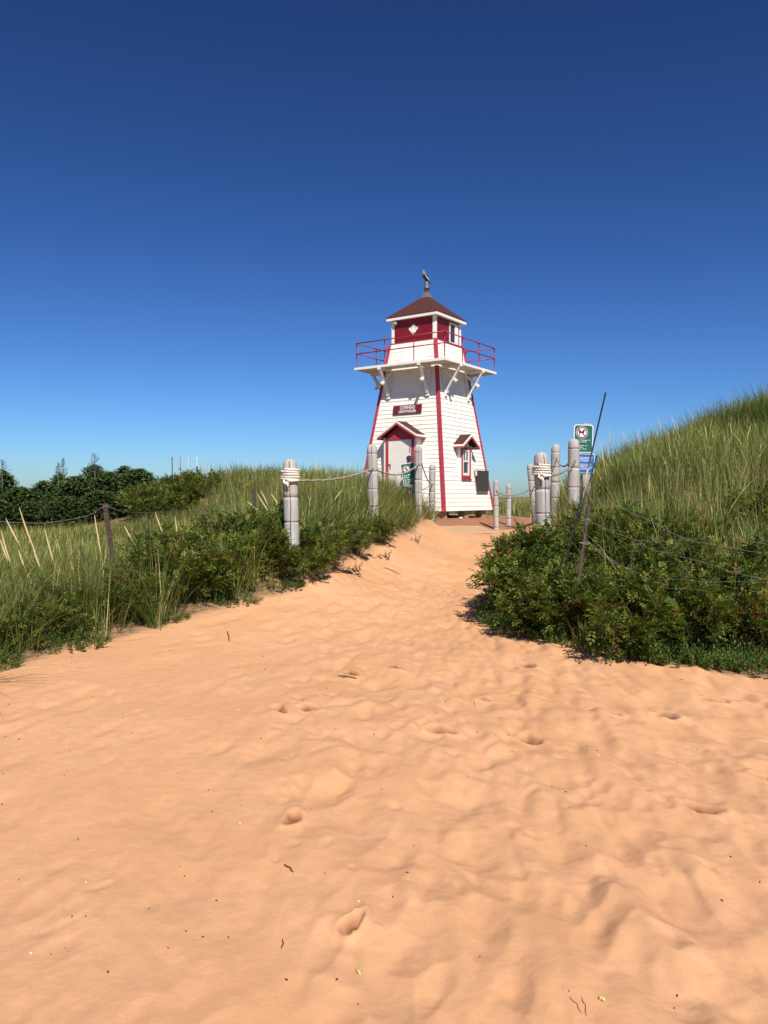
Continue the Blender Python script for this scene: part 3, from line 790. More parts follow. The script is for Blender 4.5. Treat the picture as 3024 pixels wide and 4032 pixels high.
sag(eL, hp('L2', .505), .07, rope_t, "tan rope rising from the coiled post to the tall cracked post", .014)
sag(hp('L2', .49, .9), hp('L3', .80), .17, rope_t, "slack rope crossing in front of the white door and green sign", .015)
sag(hp('L3', .83, .9), hp('L4', .36), .14, rope_t, "short slack rope reaching the slim post before the white wall")
sag(hp('L4', .36), hp('L4', .36) + Vector((-1.6, 2.4, -.75)), .05, rope_t, "rope dropping back behind the slim post before the white wall")
sag(eR, hp('R2', .58), .05, rope_t, "tan rope rising from the coiled post to the dog sign post", .0145)
sag(hp('R2', .56, -1.2), hp('R3', .80), .10, rope_t, "dark slack rope hanging behind the right coiled post", .014)
sag(hp('R3', .62, -1.2), hp('R4', .28, .3), .10, rope_t, "short rope ending at the leaning grey post")
sag(hp('R4', .22, -1.0), hp('R5', .18), .16, rope_t, "long slack rope hanging in the gap right of the lighthouse", .013)
sag(hp('R5', .13, .6), hp('R6', .03), .03, rope_t, "short rope between the two low grey posts right of the lighthouse", .012)

# ------------------------------------------------------------------ signs
sg = mat("sign_green", (.012, .115, .075), (.010, .10, .066), 5, .35, spec=.5)
sb = mat("sign_blue", (.018, .125, .42), (.015, .11, .38), 5, .4)
sw = mat("sign_white", (.78, .80, .78), (.72, .74, .72), 8, .45)
sr = mat("sign_red", (.26, .015, .025), None, 8, .45)
sk = mat("sign_black", (.015, .015, .018), None, 8, .45)
spw = mat("sign_post_wood", (.42, .37, .30), (.33, .29, .24), 7, .85, sx=(6, 6, .5))
def rrect(w_, h_, r_, n_=6):
    p = []
    for cx, cy, a0 in ((w_ / 2 - r_, h_ / 2 - r_, 0), (-w_ / 2 + r_, h_ / 2 - r_, 90), (-w_ / 2 + r_, -h_ / 2 + r_, 180), (w_ / 2 - r_, -h_ / 2 + r_, 270)):
        for k in range(n_ + 1):
            a = math.radians(a0 + 90 * k / n_); p.append((cx + r_ * math.cos(a), cy + r_ * math.sin(a)))
    return p
def disc(r_, cx, cy, n_=40): return [(cx + r_ * math.cos(t), cy + r_ * math.sin(t)) for t in np.linspace(0, 2 * math.pi, n_, endpoint=False)]
class Board:
    """a flat sign frame: x right, y up, z out of the face (towards the viewer)"""
    def __init__(s, origin, rz, roll=0.):
        s.M = Matrix.Translation(origin) @ Matrix.Rotation(rz, 4, 'Z') @ Matrix.Rotation(math.pi / 2, 4, 'X') @ Matrix.Rotation(roll, 4, 'Z')
    def plate(s, pl, z, t, name, m, parent): return poly_plate(pl, lambda x, y, tt: tuple(s.M @ Vector((x, y, z + tt))), t, name, m, parent)
    def ring(s, r0, r1, cx, cy, z, t, name, m, parent):
        n_ = 40; b = MB(); V = []
        for r_ in (r0, r1):
            for zz_ in (z, z + t): V += [s.M @ Vector((cx + r_ * math.cos(a), cy + r_ * math.sin(a), zz_)) for a in np.linspace(0, 2 * math.pi, n_, endpoint=False)]
        F = []
        for k in range(n_):
            q = (k + 1) % n_; F += [(n_ + k, n_ + q, 3 * n_ + q, 3 * n_ + k)[::-1], (2 * n_ + k, 2 * n_ + q, 3 * n_ + q, 3 * n_ + k), (k, q, n_ + q, n_ + k)[::-1]]
        return b.add(V, F).build(name, m, parent)
    def text(s, t, size, x, y, z, m, parent, width=None):
        me = text_mesh(t, size, 'LEFT', size * .012)
        if width:
            xs = [v.co.x for v in me.vertices]; me.transform(Matrix.Diagonal((width / (max(xs) - min(xs)), 1, 1, 1)))
        me.transform(s.M @ Matrix.Translation((x, y, z))); return link("lettering", me, m, parent)

# dog sign, right of the path
sx_, sy_ = 3.50, 13.35; zg = T1(sx_, sy_)
root = empty("dog_sign", (sx_, sy_, zg)); root_off = Vector((sx_, sy_, zg))
tag(root, "green dog prohibition sign above a small blue notice on a square wooden post", "sign")
def rel_(b): return b
MB().box(-.045, .085, .012, .10, -.3, EYE + 1.27 - zg).build("post", spw, root)
W_, H_ = .335, .485
B1 = Board(Vector((-.045, 0, EYE + 1.005 - zg)), .02, -.025)
g1 = B1.plate(rrect(W_, H_, .05), 0, .004, "sign_panel", sw, root)
B1.plate(rrect(W_ - .028, H_ - .028, .04), .0045, .002, "green_face", sg, g1)
B1.plate(disc(.103, -.028, .105), .007, .0015, "white_disc", sw, g1)
B1.ring(.077, .097, -.028, .105, .0088, .0015, "red_ring", sr, g1)
dog = [(-.060, .040), (-.052, .060), (-.046, .030), (-.035, .020), (.005, .018), (.020, .036), (.030, .052), (.040, .054), (.048, .044), (.064, .038), (.062, .030), (.046, .028), (.042, .004), (.036, -.014), (.034, -.050), (.024, -.050), (.020, -.016), (-.022, -.010), (-.032, -.026), (-.038, -.050), (-.052, -.050), (-.046, -.022), (-.048, .004), (-.058, .022)]
B1.plate([(x - .030, y + .105) for x, y in dog], .0088, .0008, "dog_symbol", sk, g1)
sl_ = [(-.058, .068), (-.068, .058), (.058, -.068), (.068, -.058)]
B1.plate([(x - .028, y + .105) for x, y in sl_], .0104, .0008, "red_slash", sr, g1)
for t, x, y, w_ in (("April 1-October 15", -.145, -.035, .262), ("fine $100", -.10, -.065, .155), ("1 avril au", -.105, -.128, .165), ("15 octobre", -.135, -.155, .130), ("amende 100 $", -.145, -.187, .20)):
    B1.text(t, .026, x, y, .0068, sw, g1, w_)
B2 = Board(Vector((.0, 0, EYE + .575 - zg)), .02, -.03)
g2 = B2.plate(rrect(.30, .335, .012), 0, .004, "notice_panel", sw, root)
B2.plate(rrect(.285, .318, .010), .0045, .002, "blue_face", sb, g2)
b = MB(); rs = random.Random(4)
for i, y in enumerate((.10, .078, .056, .034, -.018, -.040, -.062, -.084, -.106)):
    x = -.125
    while x < rs.uniform(.05, .11):
        w_ = rs.uniform(.012, .034)
        V = [B2.M @ Vector((xx, yy, .0072)) for xx, yy in ((x, y), (x + w_, y), (x + w_, y + rs.uniform(.007, .011)), (x, y + .009))]
        b.add(V, [(0, 1, 2, 3)]); x += w_ + rs.uniform(.004, .010)
b.build("small_print", sw, g2)

# dune sign, tilted, left of the path behind its post
sx_, sy_ = .60, 19.15; zg = T1(sx_, sy_)
root = empty("dune_sign", (sx_, sy_, zg)); tag(root, "small tilted green sign warning walkers off the dunes", "sign")
MB().box(.10, .19, .02, .09, -.3, EYE + .72 - zg).build("post", spw, root)
B3 = Board(Vector((.02, 0, EYE + .56 - zg)), .10, .17)
W_, H_ = .345, .55
g1 = B3.plate(rrect(W_, H_, .012), 0, .004, "sign_panel", sw, root)
B3.plate(rrect(W_ - .022, H_ - .022, .008), .0045, .002, "green_face", sg, g1)
B3.plate(disc(.088, -.045, .13), .007, .0015, "white_disc", sw, g1)
B3.ring(.066, .081, -.045, .13, .0088, .0015, "red_ring", sr, g1)
man = [(-.008, .042), (.010, .042), (.016, .022), (.038, .012), (.050, .0), (.044, -.006), (.018, .004), (.012, -.008), (.022, -.026), (.030, -.048), (.020, -.050), (.006, -.026), (-.014, -.044), (-.034, -.050), (-.036, -.042), (-.014, -.026), (-.010, -.004), (-.030, .012), (-.052, .030), (-.044, .034), (-.020, .024)]
pm = B3.plate([(x - .045, y + .125) for x, y in man], .0088, .0008, "walker_symbol", sk, g1)
B3.plate(disc(.012, -.043, .180, 16), .0088, .0008, "walker_head", sk, g1)
B3.plate([(x * .8 - .045, y * .8 + .13) for x, y in sl_], .0104, .0008, "red_slash", sr, g1)
for t, x, y, w_ in (("Stay Off", -.145, -.035, .17), ("Dunes", -.145, -.085, .125), ("Ne marchez", -.145, -.145, .24), ("pas sur les", -.145, -.192, .22), ("dunes.", -.145, -.238, .125)):
    B3.text(t, .046, x, y, .0068, sw, g1, w_)

# ------------------------------------------------------------------ person at the lighthouse door, mostly behind the dune sign
def loc_w(lx, ly): c, s_ = math.cos(YAW), math.sin(YAW); return LHX + lx * c - ly * s_, LHY + lx * s_ + ly * c
skin_m = mat("skin", (.55, .33, .24), (.50, .29, .21), 8, .55)
hair_m = mat("brown_hair", (.045, .022, .014), (.028, .014, .010), 30, .5, sx=(8, 8, 1))
cloth_d = mat("dark_jacket", (.035, .026, .026), (.028, .020, .020), 12, .9)
cloth_g = mat("grey_trousers", (.20, .20, .21), (.16, .16, .17), 12, .9)
cap_m = mat("navy_cap", (.018, .028, .085), None, 12, .8)
def skin_mesh(name, verts, edges, radii, m, parent, root_i=0, sub=2):
    me = bpy.data.meshes.new(name); me.from_pydata(verts, edges, []); o = bpy.data.objects.new(name, me); COL.objects.link(o)
    md = o.modifiers.new("s", 'SKIN'); sv = me.skin_vertices[0].data
    for i, r_ in enumerate(radii): sv[i].radius = (r_, r_ * .85) if not isinstance(r_, tuple) else r_
    sv[root_i].use_root = True
    ss_ = o.modifiers.new("u", 'SUBSURF'); ss_.levels = sub; ss_.render_levels = sub
    dg = bpy.context.evaluated_depsgraph_get(); me2 = bpy.data.meshes.new_from_object(o.evaluated_get(dg))
    bpy.data.objects.remove(o)
    me2.polygons.foreach_set("use_smooth", [True] * len(me2.polygons)); me2.materials.clear()
    return link(name, me2, m, parent)
pxw, pyw = loc_w(.66, -2.16)
pers = empty("person", (pxw, pyw, EYE - .52), .25)
tag(pers, "person in dark clothes and navy cap standing at the white door behind the tilted sign", "person")
# one continuous body: hips, spine, neck, head, arms, legs (faces -y)
bv = [(0, 0, .95), (0, 0, 1.12), (0, -.01, 1.32), (0, -.01, 1.45), (0, -.02, 1.53), (0, -.04, 1.63), (0, -.05, 1.74),
      (-.17, -.01, 1.42), (-.24, -.03, 1.18), (-.16, -.20, 1.10), (-.10, -.24, 1.14), (.17, -.01, 1.42), (.23, .0, 1.17), (.20, -.14, .98), (.18, -.19, .93),
      (-.10, 0, .88), (-.11, -.01, .50), (-.11, .02, .08), (-.12, -.12, .04), (.10, 0, .88), (.11, -.01, .50), (.11, .02, .08), (.12, -.12, .04)]
be = [(0, 1), (1, 2), (2, 3), (3, 4), (4, 5), (5, 6), (3, 7), (7, 8), (8, 9), (9, 10), (3, 11), (11, 12), (12, 13), (13, 14), (0, 15), (15, 16), (16, 17), (17, 18), (0, 19), (19, 20), (20, 21), (21, 22)]
br = [(.15, .11), (.14, .10), (.16, .11), (.10, .08), (.052, .055), (.075, .095), (.062, .085), .062, .045, .034, .03, .062, .045, .034, .03, .088, .058, .042, .035, .088, .058, .042, .035]
skin_mesh("body", bv, be, br, skin_m, pers)
skin_mesh("jacket", [(0, 0, .92)] + bv[1:4] + [(0, -.015, 1.49)] + bv[7:10] + bv[11:14], [(0, 1), (1, 2), (2, 3), (3, 4), (3, 5), (5, 6), (6, 7), (3, 8), (8, 9), (9, 10)], [(.175, .135), (.165, .125), (.182, .13), (.12, .10), (.065, .07), .078, .058, .046, .078, .058, .046], cloth_d, pers)
skin_mesh("trousers", [bv[0], bv[15], bv[16], (-.11, .02, .10), bv[19], bv[20], (.11, .02, .10)], [(0, 1), (1, 2), (2, 3), (0, 4), (4, 5), (5, 6)], [(.168, .13), .105, .074, .058, .105, .074, .058], cloth_g, pers)
skin_mesh("hair", [(.0, .035, 1.75), (.03, .06, 1.66), (.06, .06, 1.52), (.09, .06, 1.36), (.09, .05, 1.24)], [(0, 1), (1, 2), (2, 3), (3, 4)], [(.078, .07), (.10, .07), (.10, .07), (.085, .06), (.05, .03)], hair_m, pers)
b = MB(); V, F = lathe([(.104, 1.715), (.106, 1.75), (.095, 1.80), (.06, 1.835), (.01, 1.845)], 20)
b.add([(v[0] * .92, v[1] - .045, v[2]) for v in V], F, True)
b.prism([(-.075, -.12, 1.718), (.075, -.12, 1.718), (.05, -.215, 1.70), (-.05, -.215, 1.70)], [(-.075, -.12, 1.73), (.075, -.12, 1.73), (.05, -.215, 1.71), (-.05, -.215, 1.71)]); b.build("cap", cap_m, pers)
b = MB()
b.prism([(-.014, -.125, 1.615), (.014, -.125, 1.615), (.0, -.118, 1.66)], [(-.008, -.155, 1.617), (.008, -.155, 1.617), (0, -.128, 1.655)])
for s_ in (-1, 1): b.box(s_ * .032 - .011, s_ * .032 + .011, -.136, -.122, 1.662, 1.672)
b.box(-.022, .022, -.134, -.12, 1.585, 1.592); b.build("face", mat("face_features", (.22, .09, .07), None, 8, .5), pers)
for s_, (hx, hy, hz) in ((-1, bv[10]), (1, bv[14])):
    hv = [(hx, hy, hz), (hx, hy - .05, hz - .01)]; he = [(0, 1)]; hr = [(.03, .02), (.036, .018)]
    for k in range(4):
        q = len(hv); fx = hx + (k - 1.5) * .018
        hv += [(fx, hy - .085, hz - .012), (fx, hy - .115 + abs(k - 1.4) * .008, hz - .03), (fx, hy - .118 + abs(k - 1.4) * .008, hz - .055)]
        he += [(1, q), (q, q + 1), (q + 1, q + 2)]; hr += [.0085, .008, .007]
    q = len(hv); hv += [(hx - s_ * .035, hy - .045, hz - .015), (hx - s_ * .045, hy - .08, hz - .025)]; he += [(0, q), (q, q + 1)]; hr += [.0095, .008]
    skin_mesh("hand", hv, he, hr, skin_m, pers, 0, 1)
# ------------------------------------------------------------------ boardwalk, rods, wire fences, far stakes
bw = mat("boardwalk_wood", (.52, .33, .20), (.44, .27, .15), 9, .85, sx=(1, 8, 1), bmp=.2)
bz0 = T1(2.25, 21.6) + .012; bz1 = T1(2.3, 23.2) + .05
root = empty("boardwalk", (2.25, 22.6, bz0), .12)
tag(root, "sandy wooden boardwalk ramp lying at the top of the path before the lighthouse", "boardwalk")
jm = mat("boardwalk_joist", (.12, .06, .035), None, 9, .9)
for k in range(7):
    y0 = -1.0 + k * .26
    zf = lambda y: .02 + (bz1 - bz0) * (y + 1.0) / 1.8
    MB().hexa([(-.72, y0, zf(y0) - .04), (.80, y0, zf(y0) - .04), (.80, y0 + .252, zf(y0 + .25) - .04), (-.72, y0 + .252, zf(y0 + .25) - .04)],
              [(-.72, y0, zf(y0)), (.80, y0, zf(y0)), (.80, y0 + .252, zf(y0 + .25)), (-.72, y0 + .252, zf(y0 + .25))]).build("plank", bw, root)
for x0 in (-.70, .70):
    MB().hexa([(x0, -.9, -.25), (x0 + .08, -.9, -.25), (x0 + .08, .80, -.2), (x0, .80, -.2)], [(x0, -.9, zf(-.9) - .043), (x0 + .08, -.9, zf(-.9) - .043), (x0 + .08, .80, zf(.8) - .043), (x0, .80, zf(.8) - .043)]).build("joist", jm, root)
# crumpled white litter lying by the piles
rs = np.random.RandomState(5); lx_, ly_ = loc_w(1.95, -1.05)
V, F = lathe([(.0, -.03), (.05, -.028), (.075, 0), (.06, .03), (.0, .045)], 9)
o = MB().add([(v[0] * 1.0 + rs.normal(0, .012), v[1] * .6 + rs.normal(0, .015), v[2] * .7 + rs.normal(0, .008) + .03) for v in V], F).build("litter", mat("paper_white", (.72, .74, .78), (.4, .42, .46), 30, .6))
o.location = (lx_, ly_, T1(lx_, ly_)); tag(o, "crumpled white litter on the red earth by the lighthouse piles", "litter")

rodm = mat("black_rod", (.012, .016, .022), (.02, .028, .035), 20, .4, spec=.5)
def W(D_x, D_y, Y): return Vector(((D_x - 829.5) / 1661 * Y, Y, EYE + (1072.8 - D_y) / 1661 * Y))
def rod(a, c, r_, label, sleeve=None):
    b = MB(); b.tube([tuple(a), tuple(c)], r_, 8); o = b.build("rod", rodm)
    if sleeve:
        a, c = Vector(a), Vector(c); MB().tube([tuple(a.lerp(c, sleeve[0])), tuple(a.lerp(c, sleeve[1]))], r_ * 1.25, 8).build("sleeve", mat("grey_sleeve", (.35, .36, .38), None, 9, .5), o)
    tag(o, label, "rod")
rod(W(1307, 849, 8.4), W(1222, 1222, 7.65), .0092, "long thin black rod leaning right over the bushes", (.46, .57))
rod(W(1289, 985, 8.6), W(1247, 1130, 8.3), .0078, "shorter black rod leaning beside the long one")

rust = mat("rusty_stake", (.075, .044, .028), (.045, .028, .02), 16, .8, bmp=.3)
wire_m = mat("galvanised_wire", (.33, .33, .33), (.22, .22, .22), 30, .5, .4)
def stake(a, c, wdt, parent, name="post", m=rust):
    """L-shaped angle iron from a (top) to c (foot)"""
    b = MB(); a, c = Vector(a), Vector(c)
    t = .006
    prof = [(0, 0), (wdt, 0), (wdt, t), (t, t), (t, wdt), (0, wdt)]
    b.prism([(c.x + u - wdt / 2, c.y + v, c.z) for u, v in prof], [(a.x + u - wdt / 2, a.y + v, a.z) for u, v in prof])
    return b.build(name, m, parent)
def wire(pts, r_, parent, k=14, wob_=.006):
    P = [Vector(p) for p in pts]; out_ = []
    for i in range(len(P) - 1):
        for j in range(k):
            t = j / k; p0 = P[max(0, i - 1)]; p1 = P[i]; p2 = P[i + 1]; p3 = P[min(len(P) - 1, i + 2)]
            q = .5 * ((2 * p1) + (p2 - p0) * t + (2 * p0 - 5 * p1 + 4 * p2 - p3) * t * t + (3 * p1 - p0 - 3 * p2 + p3) * t ** 3)
            out_.append(q + Vector((0, 0, wob_ * mnoise.noise((i * 3 + j * .6, 1, p1.x)))))
    out_.append(P[-1]); return MB().tube(out_, r_, 6).build("wire", wire_m, parent)
fl = empty("wire_fence", (0, 0, 0)); tag(fl, "rusty stakes with sagging wire in the left grass field", "wire fence")
stake(W(226, 1088, 8.6), W(247, 1245, 8.6), .055, fl); stake(W(547, 1057, 10.8), W(557, 1160, 10.8), .05, fl)
wire([W(-60, 1122, 8.2), W(60, 1130, 8.3), W(120, 1127, 8.4), W(190, 1113, 8.5), W(227, 1094, 8.58), W(262, 1104, 8.7), W(330, 1107, 9.2), W(430, 1100, 10), W(547, 1086, 10.75), W(620, 1075, 11.6)], .0015, fl)
wire([W(-60, 1180, 8.2), W(80, 1182, 8.3), W(180, 1175, 8.5), W(236, 1160, 8.57), W(330, 1168, 9.2), W(440, 1150, 10), W(552, 1115, 10.75)], .0012, fl)
wire([W(222, 1096, 8.56), W(232, 1091, 8.54), W(238, 1097, 8.6), W(228, 1094, 8.62), W(222, 1096, 8.56)], .002, fl, 6)
frt = empty("wire_fence", (0, 0, 0)); tag(frt, "slack wire netting strung from a brown stake in the right bushes", "wire fence")
YS = 7.55
stake(W(1273, 1091, YS + .1), W(1250, 1262, YS), .030, frt)
# pixel tracks of the slack wires, strung in a plane receding to the right
def yw(x): return YS - (x - 1265) / 400 * 1.0
cx_ = lambda q: (2150 + q[0] * .5268) * .54861
cy_ = lambda q: (1950 + q[1] * .5268) * .54861
for tr in ([(270, 30), (450, 45), (540, 85), (680, 150), (760, 180), (920, 270), (1010, 310), (1130, 350), (1210, 362), (1420, 400), (1610, 432)],
           [(300, 175), (350, 205), (470, 260), (570, 300), (680, 335), (860, 345), (1050, 342), (1150, 352), (1270, 372), (1330, 380), (1430, 348), (1560, 352), (1700, 376)],
           [(690, 340), (780, 400), (920, 435), (1090, 480), (1240, 520), (1390, 570), (1540, 608), (1700, 630)],
           [(265, 350), (330, 360), (440, 440), (540, 510), (680, 580), (790, 633), (1000, 630), (1180, 648), (1470, 648), (1700, 655)],
           [(330, 370), (450, 465), (560, 530)], [(220, 540), (300, 560), (420, 620), (560, 680), (720, 690), (890, 695), (1150, 710)],
           [(535, 80), (500, 150), (430, 220)], [(680, 150), (640, 230), (575, 295)], [(835, 230), (790, 310), (720, 390), (695, 460)], [(1015, 312), (980, 370), (935, 440)], [(1210, 362), (1150, 420), (1100, 470)], [(1085, 480), (1060, 560), (1045, 620)],
           [(280, 40), (290, 140), (260, 200)], [(300, 180), (280, 260), (290, 340), (250, 480), (235, 620)], [(400, 20), (395, 110), (300, 160)]):
    wire([W(cx_(q), cy_(q), yw(cx_(q))) for q in tr], .0012, frt, 8, .004)
wire([W(1262, 1120, YS - .03), W(1275, 1124, YS - .05), W(1268, 1129, YS + .02), W(1262, 1120, YS - .03)], .0024, frt, 6); wire([W(1252, 1172, YS - .04), W(1268, 1176, YS - .05), W(1275, 1172, YS + .03), W(1252, 1172, YS - .04)], .0024, frt, 6)

stw = mat("white_stake", (.70, .68, .64), (.55, .52, .48), 9, .8); stb = mat("brown_stake", (.20, .14, .11), (.26, .19, .15), 9, .8)
for (a, c, m, lab) in (((372, 987), (373, 1012), stb, "dark brown stake, leftmost of the far stakes on the left dune"), ((389, 984), (390, 1022), stw and mat("pale_stake", (.45, .34, .28), None, 9, .8), "pale brown slanted stake on the far left dune"),
                       ((409, 983), (408, 1008), mat("grey_stake", (.55, .55, .55), None, 9, .8), "grey stake between the pale brown and the white stake"), ((427, 987), (425, 1006), stw, "bright white stake on the far left dune"), ((445, 995), (445, 1010), mat("thin_grey_stake", (.5, .5, .5), None, 9, .8), "thin short grey stake right of the white stake")):
    A, C_ = W(*a, 27.), W(*c, 27.); C_.z -= .9; tw = .034 if 'thin' not in lab else .02
    b = MB(); b.beam(tuple(C_), tuple(A), tw, tw * 1.6, (0, 1, 0)); o = b.build("stake", m); tag(o, lab, "stake")

# ------------------------------------------------------------------ plants
leafm = leaf_mat("rose_leaves", .36, .5, .25); grassm = leaf_mat("grass_blades", .30, .6, .2); needm = leaf_mat("spruce_needles", .10, .6, .2)
stemm = mat("shrub_stems", (.075, .045, .028), (.05, .03, .02), 20, .85)
def rot_frames(d, roll):
    """unit dirs (n,3) -> side, normal arrays"""
    up = np.array([0, 0, 1.]); s_ = np.cross(d, up); ln = np.linalg.norm(s_, axis=1, keepdims=True); s_ = np.where(ln < 1e-3, np.array([1., 0, 0]), s_ / np.maximum(ln, 1e-6))
    nn = np.cross(s_, d); c, s2 = np.cos(roll)[:, None], np.sin(roll)[:, None]
    return s_ * c + nn * s2, nn * c - s_ * s2
def unit(a): return a / np.maximum(np.linalg.norm(a, axis=-1, keepdims=True), 1e-9)
def pick(rs, n, cols, w_):
    i = rs.choice(len(cols), n, p=np.array(w_) / sum(w_)); return np.array(cols)[i] * rs.uniform(.75, 1.3, (n, 1))
GREEN = [(.090, .132, .020), (.128, .168, .028), (.062, .100, .018), (.180, .195, .036), (.28, .20, .03), (.23, .10, .028), (.13, .07, .025)]
def rose_mesh(seed, nst, rad, hgt, nleaf, leaf=.062, w_=(5, 5, 4, 2, .25, .22, .3), spread=1.0):
    rs = np.random.RandomState(seed)
    stems = []; sites = []
    for i in range(nst):
        az = rs.rand() * 6.283; el = rs.uniform(.25, 1.2) ; L = rs.uniform(.6, 1.3)
        tip = np.array([math.cos(az) * rad * math.cos(el) * spread, math.sin(az) * rad * math.cos(el) * spread, hgt * (.35 + .65 * math.sin(el))]) * L
        bas = np.array([tip[0] * .25 + rs.normal(0, .05), tip[1] * .25 + rs.normal(0, .05), -.05])
        midp = (bas + tip) / 2 + np.array([0, 0, .12 * hgt]) + rs.normal(0, .04, 3)
        ts = np.linspace(0, 1, 6)[:, None]; pts = (1 - ts) ** 2 * bas + 2 * ts * (1 - ts) * midp + ts ** 2 * tip
        stems.append((pts, .006)); sites.append(pts)
        for j in range(5):
            t0 = rs.uniform(.3, .95); p0 = (1 - t0) ** 2 * bas + 2 * t0 * (1 - t0) * midp + t0 ** 2 * tip
            d = unit((tip - bas) * .8 + rs.normal(0, .45, 3) * np.linalg.norm(tip - bas)); ln = rs.uniform(.12, .30)
            p1 = p0 + d * ln + np.array([0, 0, .03]); stems.append((np.array([p0, (p0 + p1) / 2 + rs.normal(0, .012, 3), p1]), .003)); sites.append(np.array([p0, (p0 + p1) / 2, p1]))
    # compound leaves
    P = np.empty((nleaf, 3)); Dr = np.empty((nleaf, 3))
    for k in range(nleaf):
        pts = sites[rs.randint(len(sites))]; u = rs.beta(2.2, 1.2) * (len(pts) - 1.001); i = int(u); P[k] = pts[i] + (pts[i + 1] - pts[i]) * (u - i)
        Dr[k] = unit(unit(pts[i + 1] - pts[i]) * .5 + rs.normal(0, .6, 3) + unit(P[k] * np.array([1, 1, .3])) * .5 + np.array([0, 0, .25]))
    Ls = leaf * rs.uniform(.75, 1.3, nleaf)
    roll = rs.normal(0, .5, nleaf); S_, N_ = rot_frames(Dr, roll)
    colr = pick(rs, nleaf, GREEN, w_)
    V = []; C = []
    for (t, side, sc) in ((.35, -1, .8), (.35, 1, .8), (.7, -1, 1.), (.7, 1, 1.), (1.05, -1, 1.), (1.05, 1, 1.), (1.3, 0, 1.1)):
        c0 = P + Dr * (Ls * t * 1.25)[:, None] - N_ * (Ls * t * t * .28)[:, None]
        ax = unit(Dr * (.55 if side else 1) + S_ * side * .85 + N_ * (rs.normal(-.10, .22, (nleaf, 1))))
        sd2 = unit(np.cross(ax, N_) + rs.normal(0, .2, (nleaf, 3))); nn = np.cross(sd2, ax)
        ll = (Ls * .62 * sc)[:, None]; wv = (Ls * .20 * sc)[:, None]
        V.append(np.stack([c0, c0 + ax * ll * .5 + sd2 * wv + nn * wv * .45, c0 + ax * ll - nn * ll * .12, c0 + ax * ll * .5 - sd2 * wv + nn * wv * .45], 1))
        C.append(colr * rs.uniform(.85, 1.18, (nleaf, 1)))
    V = np.concatenate(V); C = np.concatenate(C); n_ = len(V)
    i4 = np.arange(n_)[:, None] * 4
    F = np.concatenate([i4 + np.array([0, 1, 2]), i4 + np.array([0, 2, 3])])
    me = raw_mesh("foliage", V.reshape(-1, 3), F, np.repeat(C, 4, 0)); me.materials.append(leafm)
    b = MB()
    for pts, r_ in stems: b.tube([tuple(p) for p in pts], r_, 4, True, False)
    sm = bpy.data.meshes.new("stems"); sm.from_pydata(b.v, [], b.f); sm.materials.append(stemm)
    return me, sm
ROSE = [rose_mesh(101, 13, .62, .62, 560), rose_mesh(102, 15, .66, .70, 600), rose_mesh(103, 12, .58, .56, 520), rose_mesh(104, 12, .60, .66, 560, w_=(4, 4, 3, 3, .6, .9, .9)), rose_mesh(105, 14, .62, .60, 620, .055, (3, 7, 2, 5, .2, .1, .1))]
def low_mesh(seed, n, rad, hgt, col):
    """low bushy herb: upright stalks set with small oval leaves"""
    rs = np.random.RandomState(seed); V = []; C = []
    for i in range(n):
        a = rs.rand() * 6.283; q = math.sqrt(rs.rand()) * rad; bp = np.array([math.cos(a) * q, math.sin(a) * q, -.02]); h_ = hgt * rs.uniform(.5, 1.) * (1 - .45 * (q / rad) ** 2)
        d = unit(np.array([math.cos(a) * q / rad * .8, math.sin(a) * q / rad * .8, 1.]) + rs.normal(0, .18, 3)); m_ = 15
        ts = np.linspace(.15, 1, m_)[:, None]; c0 = bp + d * h_ * ts + rs.normal(0, .004, (m_, 3))
        az = np.arange(m_) * 2.4 + rs.rand() * 6; ax = unit(np.stack([np.cos(az), np.sin(az), np.full(m_, .55)], 1) + d * .3); sd = unit(np.cross(ax, np.array([0, 0, 1.])))
        ll = rs.uniform(.028, .048, (m_, 1)) * (1.1 - .4 * ts); wv = ll * .24
        V.append(np.stack([c0, c0 + ax * ll * .55 + sd * wv, c0 + ax * ll + np.array([0, 0, .004]), c0 + ax * ll * .55 - sd * wv], 1)); C.append(np.array(col)[rs.randint(len(col))] * rs.uniform(.75, 1.25, (m_, 1)))
    V = np.concatenate(V); C = np.concatenate(C); i4 = np.arange(len(V))[:, None] * 4
    me = raw_mesh("low_plant", V.reshape(-1, 3), np.concatenate([i4 + np.array([0, 1, 2]), i4 + np.array([0, 2, 3])]), np.repeat(C, 4, 0)); me.materials.append(leafm); return me
LOWC = [(.080, .135, .024), (.105, .160, .030), (.060, .10, .020)]
LOW = [low_mesh(201, 150, .42, .30, LOWC), low_mesh(202, 130, .36, .24, LOWC)]
rg = random.Random(11)
first = {}
def rose(k, x, y, s_, label, group, zo=0., sz=1.):
    me, sm = ROSE[k]
    if k not in first:
        o = empty("rose_bush", (0, 0, 0)); link("foliage", me, None, o); link("stems", sm, None, o); first[k] = o
    else:
        o = first[k].copy(); COL.objects.link(o)
        for ch in list(first[k].children):
            c = ch.copy(); COL.objects.link(c); c.parent = o
    o.location = (x, y, T1(x, y) + zo); o.rotation_euler = (rg.uniform(-.12, .12), rg.uniform(-.12, .12), rg.uniform(0, 6.28)); o.scale = (s_, s_, s_ * sz)
    tag(o, label, "bush", group); return o
def along(pts, n, jit, rs):
    pts = np.array(pts, float); L = np.concatenate([[0], np.cumsum(np.linalg.norm(np.diff(pts, axis=0), axis=1))])
    for k in range(n):
        t = (k + .5) / n * L[-1]; yield np.interp(t, L, pts[:, 0]) + rs.uniform(-jit, jit), np.interp(t, L, pts[:, 1]) + rs.uniform(-jit, jit)
rs_ = random.Random(5)
